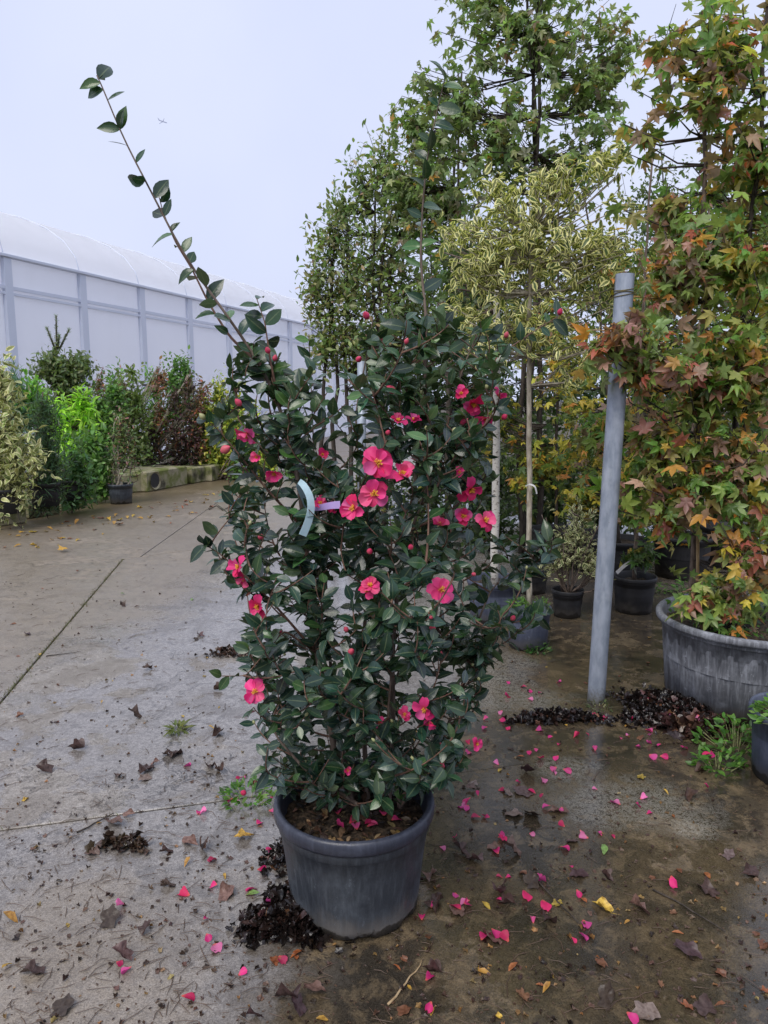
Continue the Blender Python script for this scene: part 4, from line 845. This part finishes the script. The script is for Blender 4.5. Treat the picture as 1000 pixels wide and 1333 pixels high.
def shrub(name, x, by, tops, label, leaf, mat, size, pal, seed, Z=0, potr=0, back=0., stems=3, stemm='bark', kw=None, potm='pot_black', poth=None):
    """tops: blobs (px x, px y, radius px x, radius px y, twigs)"""
    r = np.random.default_rng(seed); g = gr(x, by, Z); g = g + np.array([gn[0], gn[1], 0]) * back
    e = empty(name, g, label, 'shrub'); Y = g[1]; hgt = 0
    if potr: hgt = poth or potr * 1.5; pot(e, g, potr, potr * .82, hgt, M[potm], soilz=.04, k=28)
    T = []; ztop = max(at(q[0], q[1], Y)[2] for q in tops)
    for k_ in range(stems):
        bp = g + [r.normal(0, .05), r.normal(0, .05), hgt * .8]; q = tops[r.integers(0, len(tops))]; tr = wobble(bp, at(q[0] + r.normal(0, q[2] * .3), q[1] - q[3] * .5, Y), 10, .02, r); T.append(tr)
        MB().tube(tr, np.linspace(.018, .006, 10), 6).build('stem', M[stemm], e)
    k0 = dict(shell=.12, rag=.4, up=.75); k0.update(kw or {}); sc_ = Y / F * 1.02
    add_tree_crown(e, np.concatenate(T), [(at(q[0], q[1], Y), (q[2] * sc_, q[2] * sc_ * .9, q[3] * sc_), int(q[4] * 1.7), .32, 6, dict(k0)) for q in tops], leaf, mat, size * 1.25, [(a * 2.1, b_ * 2.1, c * 2.1, w_) for a, b_, c, w_ in pal], r, 0, M['bark_dark'], .006, .25)
    return e, g
LIME = [(.2, .36, .03, 3), (.15, .28, .03, 2), (.09, .18, .03, 1)]; GRN = [(.06, .13, .035, 3), (.09, .17, .04, 2), (.04, .085, .025, 2)]
PUR = [(.045, .022, .027, 4), (.075, .035, .036, 2), (.03, .018, .02, 3), (.14, .05, .035, .4)]; CONI = [(.03, .065, .035, 3), (.045, .09, .04, 2), (.025, .05, .025, 2)]
BLU = [(.06, .12, .075, 3), (.045, .095, .06, 2)]; YG = [(.26, .26, .04, 3), (.16, .2, .04, 3), (.1, .13, .04, 2)]; REDT = [(.17, .06, .045, 3), (.12, .055, .05, 3), (.08, .085, .045, 3), (.24, .1, .05, 1)]
CRM = [(.12, .15, .05, 3), (.16, .17, .06, 2)]
shrub('variegated_shrub', 8, 668, [(10, 580, 38, 70, 150), (2, 500, 18, 50, 50), (20, 630, 30, 28, 40), (45, 588, 16, 14, 12)], 'yellow-cream variegated shrub in a black pot on a mossy block', T_VAR, M['varcream'], .085, CRM, 61, .2, .2)
shrub('conifer', 60, 658, [(62, 590, 30, 62, 200), (55, 635, 30, 26, 80), (58, 530, 22, 40, 70)], 'dark green conifer in a black pot on a mossy block', T_NEED, M['leaf'], .09, CONI, 62, .2, .2, kw=dict(up=.8))
shrub('leafy_shrub', 95, 650, [(100, 610, 24, 40, 90), (92, 640, 24, 20, 40)], 'dark leafy shrub on the mossy block beside the dark conifer', T_OVAL, M['leaf'], .08, [(.03, .07, .025, 3), (.05, .11, .03, 2)], 63, .2, .18)
shrub('leafy_shrub', 114, 656, [(125, 605, 22, 40, 80), (122, 575, 26, 30, 60), (130, 625, 14, 18, 30)], 'fresh green leafy shrub in a grey pot between two blocks', T_OVAL, M['leaf'], .09, GRN, 64, 0, .2, .3, potm='tub')
shrub('lime_shrub', 92, 650, [(80, 545, 18, 40, 70), (108, 530, 18, 36, 70), (95, 575, 28, 36, 80)], 'bright lime green shrub behind the dark conifer', T_LANCE, M['leaf'], .12, LIME, 65, 0, 0, 1.0)
shrub('bare_stemmed_shrub', 158, 655, [(158, 560, 20, 36, 46), (148, 600, 16, 26, 20), (172, 590, 12, 30, 16)], 'thin bare stemmed shrub in a dark grey pot with grass standing before the blocks', T_OVAL, M['leaf'], .05, [(.08, .11, .05, 3), (.13, .06, .05, 1)], 66, 0, .19, 0, 8, 'bark_pale', potm='pot', poth=.3)
e, g = shrub('blue_green_shrub', 30, 650, [(30, 530, 32, 50, 150), (15, 500, 24, 34, 70), (55, 560, 22, 40, 80)], 'blue-green fine leaved shrub behind the yellow variegated shrub', T_NEED, M['leaf'], .11, BLU, 67, 0, 0, 1.3, kw=dict(up=.9))
shrub('lime_shrub', 40, 650, [(38, 520, 16, 30, 40), (50, 505, 8, 18, 14)], 'mid green leafy shrub poking out of the blue-green shrub', T_OVAL, M['leaf'], .1, [(.11, .24, .04, 3), (.17, .3, .04, 1)], 68, 0, 0, 1.6)
shrub('rounded_tree', 82, 640, [(82, 478, 38, 26, 170), (92, 510, 36, 30, 120), (66, 470, 22, 18, 60), (104, 470, 20, 16, 50)], 'rounded dark evergreen tree head rising above the shrubs in front of the greenhouse', T_OVAL, M['leaf'], .08, [(.05, .075, .03, 3), (.08, .1, .04, 2)], 69, 0, 0, 1.9)
shrub('green_shrub', 135, 640, [(140, 560, 26, 60, 150), (150, 510, 20, 30, 50), (125, 530, 20, 40, 60)], 'mid green dense shrub behind the bare stemmed shrub', T_OVAL, M['leaf'], .07, GRN, 70, 0, 0, 1.4)
shrub('green_shrub', 170, 635, [(172, 520, 26, 40, 110), (180, 570, 26, 50, 110), (172, 480, 10, 14, 12)], 'olive green shrub at the back between the red tipped shrubs', T_OVAL, M['leaf'], .075, [(.07, .1, .03, 3), (.1, .13, .04, 2)], 71, 0, 0, 1.8)
for i, (x, ty, bk, w_, lb, pl) in enumerate([(130, 500, 1.7, 8, 'slim red tipped shrub beside the rounded evergreen head', REDT), (160, 505, 1.2, 10, 'slim shrub with rusty red top above the bare stemmed shrub', REDT), (208, 490, 1.3, 16, 'upright shrub with red top and purple lower leaves behind the block with the hole', REDT),
      (228, 520, 1.1, 16, 'dark purple leaved shrub behind the block with the hole', PUR), (195, 560, .9, 15, 'blackish purple low shrub with bare pale stems', PUR), (246, 500, 1.3, 18, 'tall dark purple shrub with many pale stems beyond the block with the hole', PUR), (258, 530, 1.6, 13, 'dull red shrub between the purple and yellow-green shrubs', REDT)]):
    shrub('red_shrub' if pl is REDT else 'purple_shrub', x, 628, [(x, ty, w_ * .6, 26, 26), (x + 2, ty + 50, w_ * .8, 34, 30), (x - 2, ty + 85, w_ * .7, 20, 10)] + ([(x, 570, w_ * .9, 26, 14)] if pl is PUR else []), lb, T_OVAL, M['leaf'], .07, pl, 80 + i, 0, 0, bk, 9, 'bark_pale')
for i, (x, ty, bk, lb, pl) in enumerate([(272, 530, 1.2, 'yellow-green upright shrub next to the purple shrubs', YG), (296, 535, 1.5, 'yellow-green loose shrub at the far end of the row', YG), (285, 500, 3., 'thin pale yellow-green shrub close to the greenhouse wall', YG), (318, 560, .6, 'green shrub at the far end partly behind the camellia', GRN), (225, 480, 2.6, 'green shrub close to the greenhouse wall behind the red tops', GRN), (200, 490, 2.4, 'olive shrub close to the greenhouse wall', GRN), (110, 520, 2.5, 'dark green shrub close to the greenhouse wall beside the lime shrub', DARK), (345, 570, 1.0, 'yellow-green low shrub at the corner of the yard', YG), (385, 575, 1.2, 'green low shrub glimpsed through the camellia', GRN), (262, 505, 2.2, 'rusty green shrub behind the tall purple shrub', REDT), (308, 515, 2.4, 'pale green shrub behind the yellow-green loose shrub', YG), (240, 470, 3.0, 'slim green shrub standing tallest behind the purple shrubs', GRN), (150, 490, 2.6, 'slim olive shrub close to the greenhouse wall behind the bare stemmed shrub', GRN), (330, 540, 2.0, 'yellow-green shrub rising behind the far end of the row', YG)]):
    shrub('background_shrub', x, 626, [(x, ty + 10, 15, 30, 46), (x + 2, ty + 55, 22, 40, 90), (x, 605, 20, 24, 50)], lb, T_OVAL, M['leaf'], .075, pl, 90 + i, 0, 0, bk, 4)
# pine with candle shoots behind the rounded head
g = gr(74, 640) + np.array([gn[0], gn[1], 0]) * 2.1; Y = g[1]; pe = empty('pine_tree', g, 'pine with three upright needle shoots above the rounded evergreen head', 'tree')
MB().tube([g, at(74, 455, Y)], [.04, .025], 8).build('trunk', M['bark_dark'], pe)
for bx, by, tx, ty in ((74, 455, 73, 411), (72, 455, 61, 427), (77, 455, 90, 429), (75, 455, 77, 437)):
    a_, b_ = at(bx, by, Y), at(tx, ty, Y); MB().tube([a_, (a_ + b_) / 2, b_], [.018, .014, .01], 6).build('shoot', M['bark_dark'], pe)
    n = 260; s = np.random.default_rng(7).random((n, 1)); rr = np.random.default_rng(8); d = norm(b_ - a_) * 1.1 + rr.normal(0, .45, (n, 3))
    foliage(pe, T_NEED, a_ + (b_ - a_) * s, d, rr.normal(0, 1, (n, 3)), .06, palette(n, [(.16, .22, .14, 1), (.2, .25, .15, 1)], r=rr), M['leaf'], 0, 'needles', rr)

# ------------------------------------------------------------------ right edge pot and weeds
g = np.array([1.735, 2.87, 0]); e = empty('nursery_pot', g, 'slate grey pot of weeds standing among green weeds next to the wide tub', 'pot'); pot(e, g, .215, .185, .29, M['pot_blue'], .03)
r3 = np.random.default_rng(77)
def weed(px, n, rad, hgt, size, label, pal=((.08, .2, .025, 3), (.05, .13, .02, 2), (.13, .26, .04, 1)), tpl=T_OVAL, z=0, name='weed', parent=None, cat='weed'):
    g = gr(*px, z); rr = r3
    if parent is None: e = empty(name, g, label, cat)
    else: e = parent
    q = np.sqrt(rr.random(n)) * rad; a = rr.uniform(0, 6.28, n); hh = rr.random(n) ** 1.3 * hgt * (1 - (q / rad) ** 2 * .7)
    P = np.stack([g[0] + q * np.cos(a), g[1] + q * np.sin(a), z + .008 + hh], 1)
    mb = MB()
    for i in range(0, n, 5): mb.tube([[g[0] + (P[i, 0] - g[0]) * .5, g[1] + (P[i, 1] - g[1]) * .5, z - .01], P[i]], [.0018, .001], 4, cap=False)
    mb.build('stalks', M['leaf2'] if 'leaf2' in M else M['gbud'], e, kind='stuff')
    out = np.stack([np.cos(a), np.sin(a), np.full(n, .4)], 1)
    foliage(e, tpl, P, out + rr.normal(0, .5, (n, 3)), rr.normal(0, .4, (n, 3)) + [0, -.2, 1], size * rr.uniform(.6, 1.3, n), palette(n, list(pal), .2, rr), M['leaf'], 0, 'foliage', rr)
weed((1040, 940), 260, .17, .05, .035, '', z=.27, parent=e)
weed((960, 975), 220, .17, .13, .04, 'bright green leafy weed growing between the slate grey pot and the heap')
weed((935, 1000), 90, .1, .06, .035, 'low green weed creeping over the concrete in front of the leafy weed')
weed((895, 775), 120, .12, .16, .035, 'green weed growing behind the rim of the wide tub')
weed((700, 848), 130, .08, .05, .028, 'small dark green weed at the foot of the slate blue pot', ((.03, .09, .02, 2), (.06, .13, .03, 1)))
weed((322, 1040), 110, .1, .05, .03, 'flattened green weed on the concrete left of the camellia pot')
weed((232, 952), 60, .035, .02, .045, 'torn green palm-like sprig lying on the wet concrete', ((.1, .13, .03, 2), (.16, .18, .05, 1)), T_LANCE)
weed((985, 925), 130, .12, .2, .12, 'dry straw-coloured grass tuft against the wide tub', ((.2, .16, .09, 2), (.28, .23, .14, 1)), T_NEED)
weed((779, 921), 60, .07, .012, .02, 'thin moss and tiny weeds round the foot of the steel pole', ((.07, .09, .03, 2), (.05, .045, .02, 2)))
weed((850, 770), 70, .12, .1, .035, 'green weed beside the small black pot with a white tag')

# ------------------------------------------------------------------ leaf heaps (nobody could count them)
HEAPS = []
def heap(px, rx, ry, hh, n, label, size=.045, pink=0, pal=((.007, .005, .005, 7), (.018, .01, .009, 3), (.06, .03, .022, .8), (.2, .09, .045, .3), (.14, .07, .065, .3))):
    g = gr(*px); rr = r3; q = np.sqrt(rr.random(n)) * (1 + .25 * np.sin(5 * rr.random(n))); a = rr.uniform(0, 6.28, n); q = q * (.8 + .3 * np.sin(3 * a + px[0]))
    q = q * np.where(rr.random(n) < .12, 1.25, 1.); P = np.stack([rx * q * np.cos(a), ry * q * np.sin(a), .004 + hh * np.clip(1 - q ** 2, 0, 1) * rr.random(n) ** .6], 1)
    D = rr.normal(0, 1, (n, 3)) * [1, 1, .5]; Nn = rr.normal(0, .6, (n, 3)) + [0, 0, .9]
    o = link('leaf_heap', joinmeshes('leaf_heap', [(T_SCRAP[k_], frames(D[k_::4], Nn[k_::4]) * (size * rr.uniform(.5, 1.4, (len(D[k_::4]), 1, 1))), P[k_::4], palette(len(D[k_::4]), list(pal), .3, rr)) for k_ in range(4)], M['rot']))
    o.location = g; tag(o, label, 'leaf heap', kind='stuff'); HEAPS.append((g, rx, ry, hh))
heap((374, 1200), .13, .12, .06, 1000, 'black wet rotting leaves heaped against the foot of the camellia pot', .036)
heap((362, 1120), .05, .09, .03, 90, 'small trail of black crumbs beside the camellia pot', .03)
heap((888, 925), .36, .2, .055, 2600, 'dark rotting leaves heaped along the foot of the wide grey tub', .034)
heap((725, 937), .26, .055, .03, 700, 'dark band of rotting leaves in front of the steel pole', .03)
heap((905, 950), .2, .1, .04, 260, 'brown leaf mess sprinkled with petals next to the green weed', .06, pal=((.04, .02, .016, 3), (.12, .06, .05, 2), (.2, .1, .07, 1)))
heap((305, 850), .18, .12, .012, 170, 'thin brown mulch smear on the wet concrete left of the camellia', .03, pal=((.07, .04, .025, 3), (.14, .08, .05, 2), (.03, .02, .015, 2)))
heap((160, 1100), .09, .05, .015, 90, 'small brown clump of wet needles and leaf bits on the concrete', .035, pal=((.07, .045, .03, 3), (.12, .08, .05, 2)))
# ------------------------------------------------------------------ fallen petals, leaves and twigs: one object each
def z8(l): return [(600 + x / 2.41, 780 + y / 2.41) for x, y in l]
def zl(l): return [(x / 3.03, 980 + y / 3.03) for x, y in l]
def zm(l): return [(x / 3.03, 640 + y / 3.03) for x, y in l]
def zp(l): return [(300 + x / 2.778, 1080 + y / 2.778) for x, y in l]
def z4(l): return [(240 + x / 2.38, 740 + y / 2.38) for x, y in l]
petals = z8([(143,262),(217,290),(253,300),(150,312),(210,313),(562,338),(630,348),(120,380),(83,405),(143,402),(235,418),(353,436),(392,428),(403,362),(462,376),(578,411),(497,434),(518,432),(600,455),(305,460),(422,476),(305,500),(248,513),(300,535),(297,553),(170,580),(258,618),(625,497),(762,590),(712,472),(786,488),(822,445),(745,403),(470,637),(500,650),(563,628),(548,655),(583,675),(443,743),(313,780),(215,738),(117,748),(62,690),(22,652),(140,875),(268,888),(350,850),(65,1080),(97,1047),(135,1060),(150,1075),(347,1068),(370,1050),(520,1312),(45,465)])
petals += zl([(722,55),(948,97),(920,192),(782,245),(855,420),(857,540),(748,567),(493,597),(803,672),(815,732),(845,757),(460,832),(520,858),(940,878),(717,980),(980,130)])
petals += zp([(130,88),(757,65),(818,38),(967,28),(985,175),(815,232),(725,293),(692,332),(845,290),(865,275),(833,300),(707,560),(727,640),(175,460),(98,162),(97,215),(155,320)])
petals += z4([(172,650),(150,720),(40,765),(262,755),(225,800),(253,885),(100,902),(270,705),(920,775),(880,740)])
rf = np.random.default_rng(99)
petals += [(rf.normal(690, 90), 885 + 330 * rf.random() ** 1.4) for _ in range(46)] + [(rf.uniform(800, 960), rf.uniform(915, 985)) for _ in range(12)]
PG = [leafmesh('fallen_petal', tp, np.eye(3)[None], np.zeros((1, 3)), palette(1, [(.62, .03, .18, 3), (.6, .07, .24, 2), (.5, .02, .1, 1), (.66, .16, .34, 1), (.34, .03, .08, .7)], .12, rf), M['petal']) for tp in petal_tpl * 5]
def drop(me, px, size, name, label, cat, group, tilt=.18, lift=.004):
    g = gr(*px); o = bpy.data.objects.new(name, me); col.objects.link(o)
    Mx = Matrix.Rotation(rf.uniform(0, 6.28), 4, 'Z') @ Matrix.Rotation(rf.normal(0, tilt), 4, 'X') @ Matrix.Rotation(rf.normal(0, tilt), 4, 'Y') @ Matrix.Diagonal((size * rf.uniform(.8, 1.2), size, size, 1))
    zs = [(Mx @ vv.co).z for vv in me.vertices]
    hz = max([0] + [hh * 1.0 * (1 - ((g[0] - c[0]) / rx) ** 2 - ((g[1] - c[1]) / ry) ** 2) for c, rx, ry, hh in HEAPS])
    Mx.translation = Vector((g[0], g[1], -min(zs) + .0005 + hz)); o.matrix_world = Mx
    return tag(o, label, cat, group)
for p in petals: drop(PG[rf.integers(0, 20)], p, rf.uniform(.02, .042), 'fallen_petal', 'single hot pink camellia petal lying on the concrete', 'petal', 'pink petals fallen on the concrete', .35)
def crumple(tpl, s, amp):
    v, f, u = tpl; r = np.random.default_rng(s); v = v.copy(); amp *= .32; v[:, 2] += amp * (v[:, 0] ** 2 * 3.2 * r.uniform(.3, 1) + .35 * np.sin(v[:, 1] * 6 + s) * v[:, 0] + r.normal(0, .05, len(v))); v[:, 0] *= r.uniform(.8, 1.1); return v, f, u
def litter(tpls, pal, n): return [leafmesh('fallen_leaf', crumple(tpls[k_ % len(tpls)], k_, 1.), np.eye(3)[None], np.zeros((1, 3)), palette(1, pal, .15, rf), M['fallen']) for k_ in range(n)]
BR = [leafmesh('dead_leaf', T_SCRAP[k_ % 6], np.eye(3)[None], np.zeros((1, 3)), palette(1, [(.13, .085, .075, 3), (.07, .042, .036, 3), (.2, .14, .12, 2)], .15, rf), M['fallen']) for k_ in range(14)]
YE = litter(T_OVAL + [star(.2, 12), scrap(31, .3), scrap(32, .5), T_OVAL[0]], [(.5, .33, .06, 2), (.45, .27, .05, 2)], 8)
T_FL = [scrap(20 + i, .25) for i in range(4)]
OR = litter(T_OVAL + T_FL, [(.26, .1, .035, 2), (.17, .07, .035, 2), (.32, .15, .05, 1)], 8)
GN = litter(T_OVAL, [(.13, .25, .06, 1)], 3)
brown = zl([(210,75),(600,55),(675,28),(548,115),(460,105),(430,270),(390,405),(715,345),(788,368),(870,590),(590,690),(435,697),(525,820),(635,530),(825,75),(630,400),(180,870),(240,1050),(480,250),(880,90)])
brown += z8([(48,600),(133,603),(230,560),(228,615),(275,668),(250,698),(22,815),(133,790),(367,757),(343,872),(437,865),(123,930),(237,915),(260,1035),(175,965),(73,1043),(745,900),(835,820),(883,870),(735,545),(710,605),(600,1000),(757,1130),(455,1295),(735,1300),(540,1310),(195,680),(30,575)])
brown += zp([(733,150),(862,105),(975,235),(770,530),(740,305),(810,280),(345,590),(170,600),(220,645),(60,680),(100,390),(975,70)]) + zm([(840,785),(840,975),(800,575),(770,580),(675,1055),(590,1078),(510,890),(600,700),(480,450),(100,560),(340,1020)])
for p in brown: drop(BR[rf.integers(0, 14)], p, rf.uniform(.045, .085), 'dead_leaf', 'curled dead brown leaf lying on the concrete', 'leaf', 'curled brown leaves on the concrete', .3)
orange = z8([(588,205),(610,875),(660,900),(693,868),(805,935),(795,895),(395,960),(662,1048),(425,1135),(835,1190),(940,1230),(690,1272),(830,1282),(940,1100),(920,1058),(150,1168),(560,443),(235,1213),(385,265),(500,240),(200,500),(670,690),(765,858),(680,985),(210,1265),(630,1220),(210,868)]) + zm([(310,313),(170,385),(65,522),(80,650),(60,890),(550,455),(45,150),(295,110)]) + zp([(720,420),(640,480),(590,495),(165,495),(240,475),(605,670),(260,440)])
yellow = z8([(118,543),(578,568),(593,125),(320,953),(530,1015),(280,1218),(55,1170),(515,405),(325,398),(265,215),(635,603),(730,1088),(130,1320)]) + zm([(155,640),(405,830),(820,660),(815,728),(440,745),(868,850),(822,937),(715,885),(440,75),(230,212),(550,185),(590,180),(755,92),(120,160)]) + zl([(8,870),(270,690),(380,285),(88,195),(885,480),(750,430)]) + zp([(310,685),(725,675),(655,580),(895,515),(910,270)])
for p in orange: drop(OR[rf.integers(0, 8)], p, rf.uniform(.02, .042), 'orange_leaf', 'small orange autumn leaf lying on the concrete', 'leaf', 'orange leaves on the concrete')
for p in yellow: drop(YE[rf.integers(0, 8)], p, rf.uniform(.018, .042), 'yellow_leaf', 'small yellow autumn leaf lying on the concrete', 'leaf', 'yellow leaves on the concrete')
for x in range(70):                             # drift of yellow leaves along the far left planting
    u = rf.random(); px = (10 + 300 * u + rf.normal(0, 8), 690 - 62 * u + abs(rf.normal(0, 14)) + 6)
    drop((YE if rf.random() < .7 else OR)[rf.integers(0, 8)], px, rf.uniform(.05, .11), 'drifted_leaf', 'pale autumn leaf drifted along the mossy blocks', 'leaf', 'leaves drifted along the mossy blocks')
drop(YE[2], (307, 1097), .085, 'yellow_leaf', 'large yellow lobed leaf lying left of the camellia pot', 'leaf', None)
drop(YE[4], (799, 1190), .07, 'yellow_leaf', 'large folded yellow leaf on the brown concrete right of the camellia pot', 'leaf', None)
drop(YE[0], (5, 1195), .06, 'yellow_leaf', 'golden yellow leaf on tan silt beyond the twigs', 'leaf', None)
drop(YE[5], (934, 920), .1, 'yellow_leaf', 'golden yellow leaf standing on the dark heap against the tub', 'leaf', None, .8)
for p, lb in (((320, 1166), 'small fresh green leaf on wet concrete beside the rotting heap'), ((787, 1104), 'small fresh green leaf beside the pale worn patch of concrete'), ((157, 775), 'green leaf lying on the wet concrete by the long joint'), ((251, 780), 'yellow-green leaf on wet concrete between joint and camellia')): drop(GN[0], p, .045, 'green_leaf', lb, 'leaf', None)
# needles, twigs and crumbs: too fine to count
mb = MB(); 
for i in range(950):
    if i < 650: px = (rf.uniform(-10, 420), 700 + 640 * rf.random() ** .8)
    else: px = (rf.uniform(480, 1010), rf.uniform(880, 1340))
    g = gr(*px); a = rf.normal(.15, .9); L = rf.uniform(.015, .075) * (1.3 if i % 9 == 0 else 1); d = np.array([math.cos(a), math.sin(a), 0]) * L; s_ = np.array([-d[1], d[0], 0]) * rf.normal(0, .1)
    mb.tube([g + [0, 0, .002], g + d * .5 + s_ + [0, 0, .004], g + d + [0, 0, .002]], [.0008, .0011, .0005], 4)
for i in range(1500):
    px = (rf.uniform(-10, 1010), 690 + 650 * rf.random() ** .7); g = gr(*px); s_ = rf.uniform(.0012, .0042)
    mb.box(g + [0, 0, s_ * .2], s_ * rf.uniform(1, 3.4), s_ * rf.uniform(.6, 1.4), s_ * .5, rf.uniform(0, 3))
t = NT('litter_brown'); M['litter'] = t.bsdf(t.mix(t.noise(6), (.03, .02, .015), (.13, .075, .045)), .6)
tag(mb.build('fine_litter', M['litter'], None, False, 'stuff'), 'fine needles twigs and crumbs strewn over the concrete', 'litter')
n = 1500; fp = np.array([gr(rf.uniform(-10, 1010), 700 + 640 * rf.random() ** .75) for _ in range(n)]) + [0, 0, .002]
fm = joinmeshes('leaf_flakes', [(T_SCRAP[k_], frames(norm(rf.normal(0, 1, (n // 3, 3)) * [1, 1, .1]), rf.normal(0, .25, (n // 3, 3)) + [0, 0, 1]) * rf.uniform(.006, .022, (n // 3, 1, 1)), fp[k_::3], palette(n // 3, [(.05, .03, .022, 4), (.11, .065, .045, 2), (.25, .14, .05, .6), (.3, .22, .1, .4)], .25, rf)) for k_ in range(3)], M['fallen'])
tag(link('leaf_flakes', fm), 'tiny broken leaf flakes strewn over the whole concrete yard', 'litter', kind='stuff')
# longer twigs one can pick out
for i, (a_, b_, lb) in enumerate([((690, 1140), (755, 1205), 'long dark twig pointing to the folded yellow leaf'), ((505, 1310), (550, 1250), 'straw-coloured stalk in front of the camellia pot'), ((60, 855), (100, 850), 'dark twig lying next to the long joint'), ((100, 1085), (148, 1060), 'thin brown stick lying across the transverse joint'), ((850, 1160), (945, 1215), 'long thin twig on the brown concrete near the orange leaves')]):
    tag(MB().tube(wobble(gr(*a_) + [0, 0, .005], gr(*b_) + [0, 0, .005], 8, .004, rf), np.linspace(.0035, .0015, 8), 5).build('twig', M['cane'] if i == 1 else M['bark_dark']), lb, 'twig')
# blue scrap with strings on the far yard
g = gr(306, 660); bl = empty('blue_scrap', g, 'crumpled bright blue plastic scrap with dark string on the far yard', 'litter')
MB().lathe(g, [(.02, 0), (.07, .01), (.075, .05), (.05, .085), (.01, .1)], 9, fn=lambda r, z, a: r * (1 + .25 * math.sin(3 * a + z * 60))).build('scrap', M['blue'], bl, False)
MB().tube([gr(272, 664) + [0, 0, .01], gr(282, 661) + [0, 0, .03], gr(290, 665) + [0, 0, .01], gr(300, 661) + [0, 0, .02]], .008, 5).build('string', M['bark_dark'], bl)
# ------------------------------------------------------------------ airliner far up
d = ray(212, 158); d = d / np.linalg.norm(d); c = np.array([0, 0, HC]) + d * 3300
ap = empty('airplane', c, 'tiny airliner flying far off in the overcast sky', 'airplane')
rt_ = np.array([1., 0, 0]); up_ = norm(np.cross(rt_, d)); fx = norm(rt_ * .92 - up_ * .3 + d * .25); wv = norm(rt_ * .5 + up_ * .42 + d * .75)
MB().tube([c - fx * 17, c - fx * 13, c + fx * 12, c + fx * 17], [.6, 1.9, 1.9, .4], 8).build('fuselage', M['plane'], ap)
for s_ in (-1, 1): MB().tube([c, c - fx * 4 + wv * s_ * 19], [1.9, .9], 6).build('wing', M['plane'], ap)
MB().tube([c - fx * 13, c - fx * 18 + up_ * 7], [1.5, .9], 6).build('tail_fin', M['plane'], ap)
